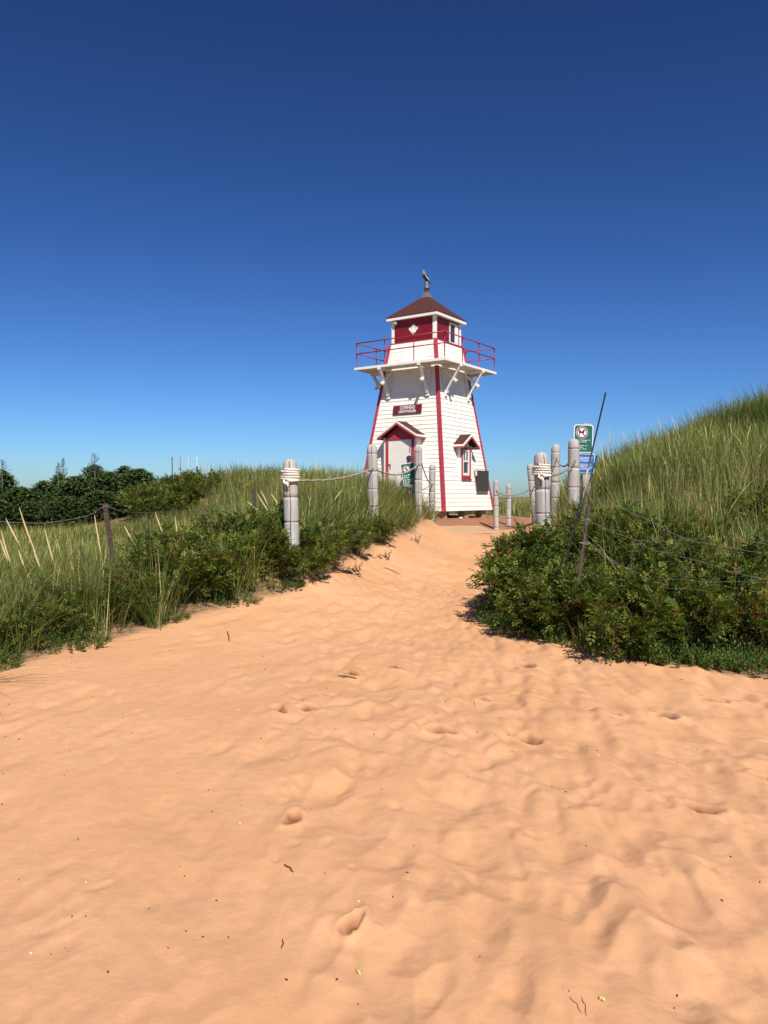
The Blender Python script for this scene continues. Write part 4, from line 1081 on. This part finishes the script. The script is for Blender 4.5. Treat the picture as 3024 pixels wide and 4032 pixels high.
ZONES = [
    ("dark green wild rose bush at the left frame edge where the sand begins", "left edge rose bushes", [(-4.6, 6.5), (-3.55, 6.75), (-3.1, 7.6), (-2.6, 8.2)], 9, .16, (.5, .74), (0, 1, 2, 4)),
    ("dark green wild rose bush in the thicket between the rusty stake and the coiled post", "left thicket rose bushes", [(-2.85, 8.2), (-2.2, 8.9), (-1.65, 9.5), (-1.2, 10.25)], 11, .20, (.75, 1.0), (0, 1, 2, 3)),
    ("wild rose bush in the back row of the left thicket below the dune grass", "back row rose bushes", [(-3.1, 9.5), (-2.1, 10.2), (-1.4, 10.9)], 6, .2, (.75, .95), (1, 3, 0)),
    ("wild rose bush on the bank between the coiled post and the tall cracked post", "bank rose bushes", [(-1.42, 9.55), (-1.02, 9.85), (-.86, 10.6), (-.78, 11.8), (-.42, 13.0), (-.05, 13.75)], 13, .10, (.5, .8), (0, 2, 3, 1)),
    ("wild rose bush overhanging the sand below the right coiled post", "path side rose bushes", [(1.75, 8.6), (1.72, 9.4), (2.0, 9.75), (2.35, 9.75)], 10, .12, (.85, 1.05), (0, 1, 2)),
    ("wild rose bush in the right thicket around the brown stake", "right thicket rose bushes", [(1.75, 8.05), (2.05, 7.5), (2.5, 7.25), (2.7, 8.2), (3.1, 8.3), (3.6, 7.8)], 15, .2, (.8, 1.05), (0, 1, 3, 2)),
    ("wild rose bush with russet leaves behind the black rods below the dune", "russet rose bushes", [(2.5, 9.5), (2.95, 9.9), (3.4, 9.3), (3.7, 8.8)], 9, .22, (.85, 1.1), (3, 1, 3, 0)),
    ("large wild rose bush filling the right frame edge under the slack wires", "right edge rose bushes", [(2.75, 7.35), (3.35, 7.0), (4.2, 6.75), (5.0, 6.6)], 10, .22, (.75, 1.0), (0, 1, 2, 3)),
    ("small wild rose bush scattered in the grass at the foot of the right dune", "scattered dune foot bushes", [(3.9, 9.4), (4.7, 8.7), (5.4, 9.0), (4.6, 10.4)], 7, .25, (.55, .8), (3, 0, 1)),
]
for lab, gr, pts, n_, jit, (s0, s1), kinds in ZONES:
    for i, (x, y) in enumerate(along(pts, n_, jit, rs_)): rose(kinds[i % len(kinds)], x, y, rs_.uniform(s0, s1), lab, gr)
flow = None
for i, (x, y) in enumerate([(1.55, 8.3), (1.75, 7.95), (2.0, 7.7), (1.45, 8.65), (2.3, 7.3), (2.55, 7.05), (2.15, 7.85), (3.0, 6.85), (3.35, 6.68), (3.7, 6.5), (1.95, 8.15), (2.75, 6.95), (1.42, 9.1)]):
    o = link("low_plant", LOW[i % 2], None); s_ = rg.uniform(.6, 1.0); o.scale = (s_, s_, s_ * rg.uniform(.8, 1.5)); o.location = (x, y, T1(x, y) - .01); o.rotation_euler = (0, 0, rg.uniform(0, 6.28))
    tag(o, "low bright green leafy plant hugging the sand at the foot of the right thicket", "plant", "low plants along the right sand edge")
for i, (x, y) in enumerate([(-3.9, 6.15), (-3.35, 6.5), (-2.95, 7.2), (-2.3, 8.15), (-1.7, 8.85), (-1.25, 9.5)]):
    o = link("low_plant", LOW[i % 2], None); s_ = rg.uniform(.6, .85); o.scale = (s_, s_, s_ * .9); o.location = (x, y, T1(x, y) - .01); o.rotation_euler = (0, 0, rg.uniform(0, 6.28))
    tag(o, "low bright green leafy plant at the foot of the left thicket beside the sand", "plant", "low plants along the left sand edge")
# seedlings standing alone on the bare bank
SEED = low_mesh(221, 9, .10, .20, [(.035, .085, .02)])
for x, y, lab in ((.02, 12.95, "leafy seedling alone on the sand below the tall cracked post"), (.62, 15.1, "small sprig on the bare sand bank below the green dune sign"), (-.42, 11.2, "small leafy shoot at the sand edge right of the coiled post")):
    o = link("seedling", SEED, None); o.location = (x, y, T1(x, y)); tag(o, lab, "seedling")

# grass
def blades(n, rs, P, az, L, lean, curl, wid, col, tipc=None, seg=4):
    """n curved tapering strips; arrays (n,)"""
    t = np.linspace(0, 1, seg + 1)[None, :, None]
    hd_ = np.stack([np.cos(az), np.sin(az), np.zeros(n)], 1)[:, None, :]
    ln = L[:, None, None]; le = lean[:, None, None]; cu = curl[:, None, None]
    hor = ln * (le * t + cu * t ** 2.2); ver = ln * (t - .5 * (le ** 2) * t - .42 * cu * t ** 2.6)
    pts = P[:, None, :] + hd_ * hor + np.array([0, 0, 1.])[None, None, :] * ver
    tw = az + math.pi / 2 + rs.normal(0, .5, n); sd = np.stack([np.cos(tw), np.sin(tw), np.zeros(n)], 1)[:, None, :]
    ww = wid[:, None, None] * np.array([.75, 1., .8, .5, .08])[None, :seg + 1, None] * .5
    V = np.stack([pts - sd * ww, pts + sd * ww], 2).reshape(-1, 3)
    base = np.arange(n)[:, None] * (2 * (seg + 1)) + (np.arange(seg) * 2)[None, :]
    base = base.ravel()[:, None]; F = base + np.array([0, 1, 3, 2])
    c = np.repeat(col[:, None, :], seg + 1, 1)
    if tipc is not None: c = c + (tipc[:, None, :] - c) * (np.linspace(0, 1, seg + 1) ** 2)[None, :, None]
    return V, F, np.repeat(c, 2, 1).reshape(-1, 3)
GB = [(.105, .150, .036), (.150, .190, .046), (.070, .110, .030), (.24, .235, .072), (.50, .43, .20), (.24, .17, .075)]
def field(name, label, seed, cand, tuft_n, hgt, wind, w_, per=24, spread=.07):
    rs = np.random.RandomState(seed); C0 = cand(rs, tuft_n)
    nt_ = len(C0); n = nt_ * per
    tz_ = terr(C0[:, 0], C0[:, 1]); P = np.repeat(np.column_stack([C0, tz_ - .03]), per, 0)
    patch = np.repeat(fbm(C0[:, 0] * .6, C0[:, 1] * .6, seed + 3, 3), per)
    th_ = np.repeat(rs.uniform(.75, 1.2, nt_), per)
    off = rs.normal(0, spread, (n, 2)); P[:, :2] += off
    az = np.arctan2(off[:, 1], off[:, 0]) + rs.normal(0, .5, n)
    # wind pulls the blades one way
    vx = np.cos(az) + wind[0]; vy = np.sin(az) + wind[1]; az = np.arctan2(vy, vx); mag = np.hypot(vx, vy)
    L = hgt(C0) ; L = np.repeat(L, per) * th_ * rs.uniform(.5, 1.15, n) * (1 + .25 * patch)
    lean = np.abs(rs.normal(.10, .16, n)) * mag * .9; curl = np.abs(rs.normal(.26, .22, n)) * mag * .8
    dist = np.hypot(P[:, 0], P[:, 1]); wid = np.maximum(.0075, dist * .00060) * rs.uniform(.6, 1.4, n)
    col = pick(rs, n, GB, w_); col *= (1 + .8 * patch)[:, None] * np.repeat(rs.uniform(.7, 1.25, nt_), per)[:, None]
    tip = col * 1.1 + np.array([.05, .035, .008])
    V, F, C = blades(n, rs, P, az, L, lean, curl, wid, col, tip)
    o = link(name, raw_mesh(name, V, F, C), grassm); tag(o, label, None, None, 'stuff'); return o
def samp(f, x0, x1, y0, y1):
    def g(rs, n):
        out_ = []
        while len(out_) < n:
            x = rs.uniform(x0, x1, 4000); y = rs.uniform(y0, y1, 4000)
            k = (np.abs(x) < .56 * y + 1.2) & f(x, y, rs); out_ += list(np.column_stack([x, y])[k])
        return np.array(out_[:n])
    return g
padd = lambda x, y: np.hypot(x - LHX, y - LHY)
def f_left(x, y, rs):
    dl = xl(y) - x
    d = np.where(y < 10.6, np.where(rs.rand(len(x)) < .25, .35, .95), np.where(y < 14.2, .42, .05))
    ok = (dl > d) & (padd(x, y) > 3.7) & (y < 23.2) & ~((y > 20.8) & (x < -6.6)) & ~((y > 19.2) & (x < -4.7))
    return ok & (rs.rand(len(x)) < np.clip(14 / y, .25, 1))
def h_left(C):
    x, y = C[:, 0], C[:, 1]; ridge = np.exp(-((x - xl(y) + .8) / 1.3) ** 2) * sstep(10, 12, y)
    return .40 + .34 * ridge + .08 * sstep(15, 22, y)
field("marram_grass", "pale green marram grass covering the left field behind the bushes", 301, samp(f_left, -16, 2, 7.2, 23.2), 3600, h_left, (.30, .05), (6, 6, 3.5, 5, 2.2, .5), 19)
def f_ridge(x, y, rs): return (y > 11.3) & (xl(y) - x > .25) & (xl(y) - x < 1.9) & (y < 19.5)
field("ridge_grass", "tall marram grass with straw stalks on the ridge between the left posts", 302, samp(f_ridge, -4, 2, 11.2, 19.5), 620, lambda C: .82 - .34 * sstep(13.6, 14.6, C[:, 1]), (.25, .05), (6, 4, 6, 2, 2.2, .4), 26)
def f_back(x, y, rs):
    ok = (y >= 23.2) & ~((x < -6.2) & (y < 33)) & ~((x < -4.9) & (y < 25)) & (padd(x, y) > 3.9) & ~((x > 1.2) & (x < 4.7) & (y < 27.5))
    return ok & (rs.rand(len(x)) < np.clip(30 / y, .3, 1))
field("far_grass", "marram grass on the far dunes behind the lighthouse", 303, samp(f_back, -26, 26, 23.2, 46), 3000, lambda C: np.full(len(C), .62), (.3, 0), (4, 5, 4, 6, 4, 1), 20, .12)
def f_right(x, y, rs):
    dr = x - xr(y); d = np.where(y < 11, 1.2, .35)
    return (dr > d) & (y < 23.2) & ((y + .32 * (x - 3) > np.where(x > 3.9, 8.75, 9.3)) | ((rs.rand(len(x)) < .34) & (y + .32 * (x - 3) > 7.5))) & (fbm(x * .9, y * .9, 55, 2) > -.36) & ~((np.hypot((x - 4.6) / .75, (y - 9.9) / .7) < 1) & (rs.rand(len(x)) < .8))
field("dune_grass", "dense tall marram grass covering the right dune", 304, samp(f_right, 2, 15, 8.2, 23), 3300, lambda C: (.50 + .30 * fbm(C[:, 0] * 1.1, C[:, 1] * 1.1, 91, 2)) + .30 * (C[:, 1] + .32 * (C[:, 0] - 3) < 9.2) + .14 * sstep(9.5, 12, C[:, 1]), (.06, .0), (7, 3, 8, 1.5, 2.3, 1.2), 19, .10)
def f_crest(x, y, rs): return (np.hypot((x - 8.3) / 1.5, (y - 16.6) / 1.3) < 1)
field("crest_grass", "darker bushy marram grass on the far crest at the right frame edge", 305, samp(f_crest, 6, 11, 15, 18.5), 430, lambda C: np.full(len(C), .80), (.1, .0), (1, 0, 12, .2, .3, .6), 24, .10)

def f_mixl(x, y, rs): return (xl(y) - x > .22) & (xl(y) - x < 1.5) & (y > 5.8) & (y < 9.4)
field("edge_grass", "long arching grass growing through the bushes at the left sand edge", 306, samp(f_mixl, -6, -1, 5.8, 9.4), 210, lambda C: np.full(len(C), .78), (.35, -.15), (6, 7, 2, 4, 1, .3), 15, .08)
def f_mixr(x, y, rs): return (x - xr(y) > .7) & (x - xr(y) < 3.2) & (y > 6.9) & (y < 10.2)
field("thicket_grass", "loose grass blades rising through the right thicket", 307, samp(f_mixr, 1.5, 6, 6.9, 10.2), 230, lambda C: np.full(len(C), 1.0), (-.15, -.1), (6, 5, 3, 4, 2, .6), 7, .10)

# loose tufts and seed spikes that stand out
def tuft(x, y, n, h, seed, label, wind=(0, 0), spread=.05, w_=(5, 6, 3, 3, .6, .2), wid=.0065, lean=.22, curl=.4):
    rs = np.random.RandomState(seed); off = rs.normal(0, spread, (n, 2)); P = np.column_stack([off, np.full(n, -.02)])
    az = np.arctan2(off[:, 1], off[:, 0]) + rs.normal(0, .6, n); vx = np.cos(az) + wind[0]; vy = np.sin(az) + wind[1]; az = np.arctan2(vy, vx); mag = np.hypot(vx, vy)
    V, F, C = blades(n, rs, P, az, h * rs.uniform(.6, 1.1, n), np.abs(rs.normal(lean, .15, n)) * mag, np.abs(rs.normal(curl, .2, n)) * mag, np.full(n, wid) * rs.uniform(.8, 1.3, n), pick(rs, n, GB, w_))
    o = link("grass_tuft", raw_mesh("grass_tuft", V, F, C), grassm); o.location = (x, y, T1(x, y)); tag(o, label, "grass tuft"); return o
tuft(-2.33, 7.85, 90, .95, 401, "large arching green grass tuft at the sand edge in the left bushes", (-.5, .0), .05)
tuft(-3.05, 8.1, 80, .9, 402, "green grass tuft arching over the bushes below the rusty stake", (.5, 0), .09)
tuft(-3.95, 7.9, 90, .95, 403, "grass tuft with pale seed spikes at the left frame edge", (-.1, 0), .12)
tuft(-3.22, 6.0, 46, .48, 404, "small grass tuft spilling onto the sand at the left frame edge", (.7, -.5), .05, lean=.5, curl=.55)
tuft(1.99, 7.45, 60, .45, 405, "dry straw stalks standing below the brown stake", (0, 0), .07, (0, 0, 0, 1, 6, 3), .005, .12, .1)
tuft(2.2, 9.75, 45, .7, 406, "loose grass blades crossing in front of the right coiled post", (-.4, 0), .12, lean=.4)
tuft(.75, 18.3, 70, .5, 407, "dry tangled grass round the foot of the slim post", (.4, -.3), .22, (1, 1, 1, 2, 5, 4), .008, .5, .5)
seedm = mat("seed_spike_straw", (.62, .50, .27), (.50, .38, .19), 60, .9)
stalkm = mat("stalk_straw", (.34, .32, .12), (.26, .25, .09), 30, .8)
def spike(base, tip, bend, ln, label, k_=1.):
    base, tip = Vector(base), Vector(tip); pts = []
    for i in range(15):
        t = i / 14; p = base.lerp(tip, t); p += Vector((bend * (t * t - t), 0, 0)); pts.append(p)
    o = empty("seed_spike", base); q = [tuple(p - base) for p in pts]
    k0 = max(1, int(14 * (1 - ln)))
    MB().tube(q[:k0 + 1], .0028, 5).build("stalk", stalkm, o)
    top = []
    for i in range(k0 * 3, 14 * 3 + 1):
        a = i / 3; j = int(min(13, a)); top.append(Vector(q[j]).lerp(Vector(q[j + 1]), a - j))
    n_ = len(top); rad = [k_ * (.0080 * math.sin(math.pi * min(1, (i + 1.2) / n_)) ** .45 * (1 - .45 * i / n_) + .0012) * (1 + .22 * (i % 2)) for i in range(n_)]
    V, F = sweep(top, rad, 7); MB().add(V, F, True).build("seed_head", seedm, o)
    tag(o, label, "seed spike")
for (bx, by), (tx, ty), Y, bend, ln, lab in (
        ((170, 1240), (76, 998 + 102), 7.9, .10, .55, "longest pale seed spike in the left grass, its tip against the dark spruces"),
        ((60, 1290), (1, 1112), 7.6, .06, .55, "pale seed spike at the left frame edge, highest of that cluster"),
        ((66, 1300), (22, 1140), 7.7, .05, .5, "pale slanted seed spike just right of the frame edge cluster"),
        ((130, 1270), (46, 1122), 7.8, .08, .5, "thin pale seed spike leaning left beside the longest one"),
        ((185, 1295), (127, 1205), 7.7, .05, .6, "short curved seed spike low in the left grass"),
        ((225, 1265), (178, 1148), 8.1, .03, .7, "pale seed spike leaning left of the rusty stake"),
        ((405, 1235 - 40), (375, 1117), 8.9, -.03, .75, "upright pale seed spike just left of the rusty stake's wire"),
        ((720, 1150), (688, 1120), 9.6, .02, .8, "short seed spike right of the rusty stake in the grass")):
    pass
SPK = [((86, 1225), (76, 1000), None)]
Z5 = lambda q: (q[0] * .5425 * .54861, (1750 + q[1] * .5425) * .54861)
for (tp, bs, Y, bend, ln, lab) in (
        ((140, 458), (330, 960), 7.9, .07, .58, "longest pale seed spike in the left grass, tip against the dark spruces"),
        ((5, 625), (115, 980), 7.6, .04, .62, "pale seed spike highest in the cluster at the left frame edge"),
        ((0, 690), (60, 860), 7.5, .02, .8, "pale seed spike cut by the left frame edge"),
        ((40, 535), (240, 900), 8.2, .05, .5, "thin seed spike leaning left beside the longest one"),
        ((235, 740), (340, 1000), 7.8, .06, .55, "short curved seed spike right of the longest one"),
        ((325, 620), (410, 930), 8.0, .03, .7, "straight seed spike midway between the longest spike and the rusty stake"),
        ((685, 510), (740, 860), 8.4, .01, .72, "upright pale seed spike beside the rusty stake"),
        ((1270, 520), (1300, 800), 9.6, .0, .65, "pale seed spike standing alone in the field left of the coiled post"),
        ((1125, 490), (1220, 740), 9.8, .03, .55, "slanted seed spike in the field between the two stakes"),
        ((130, 765), (220, 1000), 7.8, .03, .5, "dull brown seed spike below the longest one"),
        ((900, 590), (985, 740), 9.4, .02, .55, "faint seed spike right of the rusty stake")):
    spike(W(*Z5(bs), Y), W(*Z5(tp), Y), bend, ln, lab)
Z6 = lambda q: ((700 + q[0] * .6028) * .54861, (1700 + q[1] * .6028) * .54861)
for (tp, bs, Y, lab) in (((515, 400), (635, 585), 10.3, "long straw stalk slanting down toward the coiled post, lowest of its bunch"), ((545, 385), (610, 520), 10.4, "straw stalk of the slanting bunch left of the coiled post, upper tip"), ((610, 405), (692, 525), 10.3, "straw stalk touching the coiled post from the left"),
                         ((455, 455), (560, 545), 10.4, "straw stalk nearest the second rusty stake"), ((1075, 378), (1000, 480), 12.5, "straw stalk leaning right in the ridge grass under the tan rope"), ((890, 170), (940, 300), 12.5, "thin dry stalk sticking up against the sky right of the coiled post")):
    spike(W(*Z6(bs), Y), W(*Z6(tp), Y), .02, .6, lab)
Z3 = lambda q: ((1850 + q[0] * .7077) * .54861, (1500 + q[1] * .7077) * .54861)
for i, (tp, bs) in enumerate((((1117, 195), (1170, 330)), ((1042, 205), (1060, 320)), ((770, 265), (800, 420)), ((995, 520), (990, 680)), ((1287, 590), (1285, 760)), ((840, 285), (900, 380)), ((930, 260), (960, 420)), ((1300, 240), (1320, 380)), ((760, 340), (790, 480)), ((720, 330), (745, 520)), ((1555, 250), (1540, 380)), ((1440, 230), (1455, 350)))):
    spike(W(*Z3(bs), 10.2 + (i % 3) * .5), W(*Z3(tp), 10.2 + (i % 3) * .5), .05 * (-1) ** i, .55,
          ["white seed spike bent left above the right dune crest", "pale spike standing highest near the middle of the right crest", "straw spike beside the black rod's upper half", "lone straw spike low on the right dune slope", "yellow spike lowest on the right dune slope, far from the rods", "drooping spike arching left on the crest near the dog sign", "slim spike on the crest right of the drooping one", "tall spike on the crest where the far dune starts",
           "straw spike between the black rod and the dog sign edge", "bent straw spike nearest the short black rod", "spike before the far dune by the right frame edge", "spike on the crest left of the far dune"][i], .55)

# spruces and dead tops along the left skyline
def spruce_mesh(seed, rad, hgt, nb):
    rs = np.random.RandomState(seed); V = []; C = []; tips = []
    for i in range(nb):
        u = rs.rand() ** .8; z = hgt * u; rmax = rad * (1 - u ** 1.6) ** .6 + .05; a = rs.rand() * 6.283; q = rmax * rs.uniform(.55, 1.05)
        p1 = np.array([math.cos(a) * q, math.sin(a) * q, z]); d = unit(np.array([math.cos(a), math.sin(a), rs.uniform(.0, .7)]) + rs.normal(0, .25, 3)); ln = rs.uniform(.16, .34)
        m_ = 13; ts = np.linspace(0, 1, m_)[:, None]; c0 = p1 - d * ln * (1 - ts)
        az = rs.rand(m_) * 6.283; s0, n0 = rot_frames(np.repeat(d[None], m_, 0), az); ax = unit(s0 + d * .9); sd = unit(np.cross(ax, d))
        ll = rs.uniform(.05, .09, (m_, 1)); wv = ll * .17
        V.append(np.stack([c0, c0 + ax * ll * .5 + sd * wv, c0 + ax * ll, c0 + ax * ll * .5 - sd * wv], 1)); C.append(np.array([(.062, .102, .026), (.085, .130, .030), (.115, .155, .036), (.050, .085, .026)])[rs.randint(4)] * rs.uniform(.7, 1.35, (m_, 1)))
        # a flat spray body so that the twig reads dense
        s1 = unit(np.cross(d, np.array([0, 0, 1.]))); w2 = .05
        V.append((np.stack([p1 - d * ln, p1 - d * ln * .4 + s1 * w2, p1, p1 - d * ln * .4 - s1 * w2], 0))[None]); C.append(np.array([[.032, .058, .017]]))
        tips.append((p1 - d * ln))
    V = np.concatenate(V); C = np.concatenate(C); i4 = np.arange(len(V))[:, None] * 4
    me = raw_mesh("crown", V.reshape(-1, 3), np.concatenate([i4 + np.array([0, 1, 2]), i4 + np.array([0, 2, 3])]), np.repeat(C, 4, 0)); me.materials.append(needm)
    b = MB(); b.tube([(0, 0, -.2), (0.02, 0, hgt * .5), (0, .01, hgt * .97)], [.06, .04, .008], 7)
    for t_ in tips[::3]: b.tube([(0, 0, max(.05, t_[2] - .12)), tuple(t_)], .008, 4, True, False)
    tm = bpy.data.meshes.new("trunk"); tm.from_pydata(b.v, [], b.f); tm.materials.append(stemm); return me, tm
SPR = [spruce_mesh(501, .95, 1.75, 620), spruce_mesh(502, 1.1, 1.5, 640), spruce_mesh(503, .8, 2.0, 560)]
sf = {}
def spruce(k, x, y, s_, lab, gr, sz=1.):
    me, tm = SPR[k]
    if k not in sf: o = empty("spruce_tree", (0, 0, 0)); link("crown", me, None, o); link("trunk", tm, None, o); sf[k] = o
    else:
        o = sf[k].copy(); COL.objects.link(o)
        for ch in list(sf[k].children):
            c = ch.copy(); COL.objects.link(c); c.parent = o
    o.location = (x, y, T1(x, y)); o.rotation_euler = (0, 0, rg.uniform(0, 6.28)); o.scale = (s_, s_, s_ * sz); tag(o, lab, "spruce", gr)
# (picture x, distance, kind, scale, vertical stretch)
for i, (dx, Y, k, s_, sz) in enumerate([(-30, 25, 0, 1.05, 1.0), (10, 27, 2, 1.0, 1.0), (45, 24, 1, 1.0, .85), (95, 26, 0, .95, .90), (130, 27.5, 2, .95, .95), (165, 24.5, 1, 1.0, .92), (205, 26.5, 0, 1.0, 1.0), (235, 25, 1, .95, .90), (270, 27, 0, .95, .88), (300, 25, 1, .9, .82), (60, 22.5, 1, .8, .7), (140, 22.5, 1, .8, .75), (215, 23, 1, .8, .75), (290, 23, 1, .75, .75), (-60, 23, 0, .95, .9), (-5, 22, 1, .85, .75)]):
    x = (dx - 829.5) / 1661 * Y
    spruce(k, x, Y, s_ * 1.1, "low dark spruce in the front of the spruce belt left of the dune" if Y < 24 else "low dark spruce in the spruce belt on the left skyline", "front row of low spruces" if Y < 24 else "skyline spruces", sz * .90)
for i, (dx, Y, s_) in enumerate([(335, 24, 1.0), (362, 23.4, .95), (392, 23.5, 1.0), (418, 22.8, .9), (440, 23.4, .85), (330, 22, 1.1), (385, 21.8, 1.0), (465, 23, .6), (355, 21.2, 1.0), (412, 21.6, .9), (310, 20.6, 1.1), (338, 20.2, 1.05), (368, 20, 1.1), (398, 20.3, 1.0), (428, 20.6, .95), (300, 21.6, 1.1), (350, 19.6, .9), (385, 19.4, .8), (320, 21.2, 1.1), (440, 21.5, .8)]):
    rose(i % 5 if i % 5 != 4 else 0, (dx - 829.5) / 1661 * Y, Y, s_, "dark bush on the slope of the far left dune below the stakes", "bushes on the far left dune")
dead = mat("dead_wood", (.11, .092, .085), (.08, .07, .065), 12, .9)
def dead_top(dx, dtop, dbot, Y, wdt, seed, lab):
    a, c = W(dx, dbot, Y), W(dx + 2, dtop, Y); h_ = a.z and (c.z - a.z); rs = random.Random(seed); base = Vector((a.x, a.y, T1(a.x, a.y)))
    o = empty("dead_spruce", base); H0 = c.z - base.z; z0 = a.z - base.z
    MB().tube([(0, 0, -.1), (.01, 0, H0 * .5), (.0, 0, H0)], [.035, .024, .004], 6).build("trunk", dead, o)
    b = MB(); z = z0
    while z < H0 - .05:
        for k in range(5):
            an = rs.uniform(0, 6.28); ln = wdt * (1 - .75 * (z - z0) / (H0 - z0)) * rs.uniform(.5, 1.1)
            e_ = Vector((math.cos(an) * ln, math.sin(an) * ln, z + ln * rs.uniform(.2, .7))); s0 = Vector((0, 0, z)); b.tube([tuple(s0), tuple(s0.lerp(e_, .5) - Vector((0, 0, .02))), tuple(e_)], [.008, .006, .003], 4, True, False)
            for q in range(3):
                t = rs.uniform(.4, 1); p = s0.lerp(e_, t); b.tube([tuple(p), tuple(p + Vector((rs.uniform(-.07, .07), rs.uniform(-.07, .07), rs.uniform(.0, .09))))], .003, 3, True, False)
        z += .085
    b.build("twigs", dead, o); tag(o, lab, "dead tree")
dead_top(205, 980, 1024, 26, .30, 1, "bare grey dead spruce top, clearest of those on the left skyline")
dead_top(137, 988, 1026, 26.5, .18, 2, "thin bare dead spruce left of the clearest one")
dead_top(126, 1000, 1026, 26.3, .14, 3, "short bare dead spruce rising beside the thin one")
dead_top(5, 995, 1020, 26, .2, 4, "broken grey dead spruce at the left frame edge")

# litter on the sand: specks nobody could count, and the few that stand out
rs = np.random.RandomState(9); V = []; F = []; C = []
k = 0
while k < 210:
    y = 1.8 + 15 * rs.rand() ** 1.7; x = rs.uniform(-.62 * y - .3, .62 * y + .3)
    if float(sandness(np.array([x]), np.array([y]))[0]) < .9: continue
    z = T1(x, y) + .03; a = rs.rand() * 6.28; L = rs.uniform(.0025, .0075) * (1 + y * .09); w2 = L * rs.uniform(.3, .7); d = np.array([math.cos(a), math.sin(a), 0]); s_ = np.array([-d[1], d[0], 0])
    o = len(V); c0 = np.array([x, y, z])
    V += [c0 - d * L - np.array([0, 0, .04]), c0 + s_ * w2 - np.array([0, 0, .04]), c0 + d * L - np.array([0, 0, .04]), c0 - s_ * w2 - np.array([0, 0, .04]), c0 - d * L * .6 + np.array([0, 0, .0]), c0 + s_ * w2 * .6, c0 + d * L * .6, c0 - s_ * w2 * .6]
    F += [(o + 4, o + 7, o + 6, o + 5)] + [(o + i, o + 4 + i, o + 4 + (i + 1) % 4, o + (i + 1) % 4) for i in range(4)]
    C += [(.075, .035, .022) if rs.rand() < .94 else (.75, .68, .55)] * 8; k += 1
V = np.array(V)
GI = None
# sit every speck on the finished ground
from mathutils.bvhtree import BVHTree
gob = bpy.data.objects['sand']
def ground_z(x, y):
    hit = gob.ray_cast(Vector((x, y, 20)), Vector((0, 0, -1))); return hit[1].z if hit[0] else T1(x, y)
bpy.context.view_layer.update()
for i in range(0, len(V), 8):
    c = V[i:i + 8].mean(0); gz = ground_z(c[0], c[1]); V[i:i + 4, 2] = gz - .006; V[i + 4:i + 8, 2] = gz + .0045
tag(link("sand_debris", raw_mesh("sand_debris", V, np.array(F), np.array(C)), leaf_mat("debris", 0., .9, .1)), "tiny dark seeds and pale shell specks scattered over the sand", None, None, 'stuff')
twm = mat("twig_brown", (.10, .055, .035), (.07, .04, .025), 30, .9); yel = mat("straw_bit", (.62, .48, .20), None, 30, .8)
def onsand(dx, dy):
    """meet the sand along a sight line of the photograph"""
    o_ = Vector((0, 0, EYE)); d = (W(dx, dy, 1.) - o_).normalized(); h = gob.ray_cast(o_, d); return h[1]
def twig(a, c, r_, m, lab, name="twig", lift=.003):
    A, C_ = onsand(*a), onsand(*c); pts = [A.lerp(C_, t) for t in (0, .25, .5, .75, 1)]; up_ = max(ground_z(p.x, p.y) - p.z for p in pts); pts = [p + Vector((0, 0, up_ + r_ * .7)) for p in pts]
    pts[2] += Vector((.006, .004, .0)); o = MB().tube([tuple(p) for p in pts], [r_ * .6, r_, r_, r_, r_ * .5], 6).build(name, m); tag(o, lab, name)
twig((1236, 2168), (1262, 2204), .0014, twm, "thin dark twig at the bottom edge of the sand, left of its pair")
twig((1262, 2168), (1273, 2210), .0014, twm, "thin dark twig at the bottom edge beside the straw bit")
twig((1300, 2172), (1313, 2178), .007, yel, "yellow straw bit on the sand at the bottom edge", "straw_bit", 0)
twig((612, 1876), (632, 1893), .004, twm, "short dark twig on the smooth sand left of centre")
twig((490, 1365), (494, 1388), .006, twm, "dark twig standing on the sand below the left bushes")
twig((830, 1228), (866, 1244), .006, twm, "long thin twig on the sand below the tall cracked post")
twig((730, 1464), (770, 1470), .006, twm, "dark twig on the sand in the middle of the path")
twig((608, 2040), (605, 2062), .0025, twm, "small upright dark twig on the lower sand")
twig((1025, 1520), (1031, 1530), .005, yel, "pale straw bit lying among the footprints", "straw_bit", 0)
twig((770, 2110), (777, 2120), .006, yel, "pale chip on the lower sand", "straw_bit", 0)
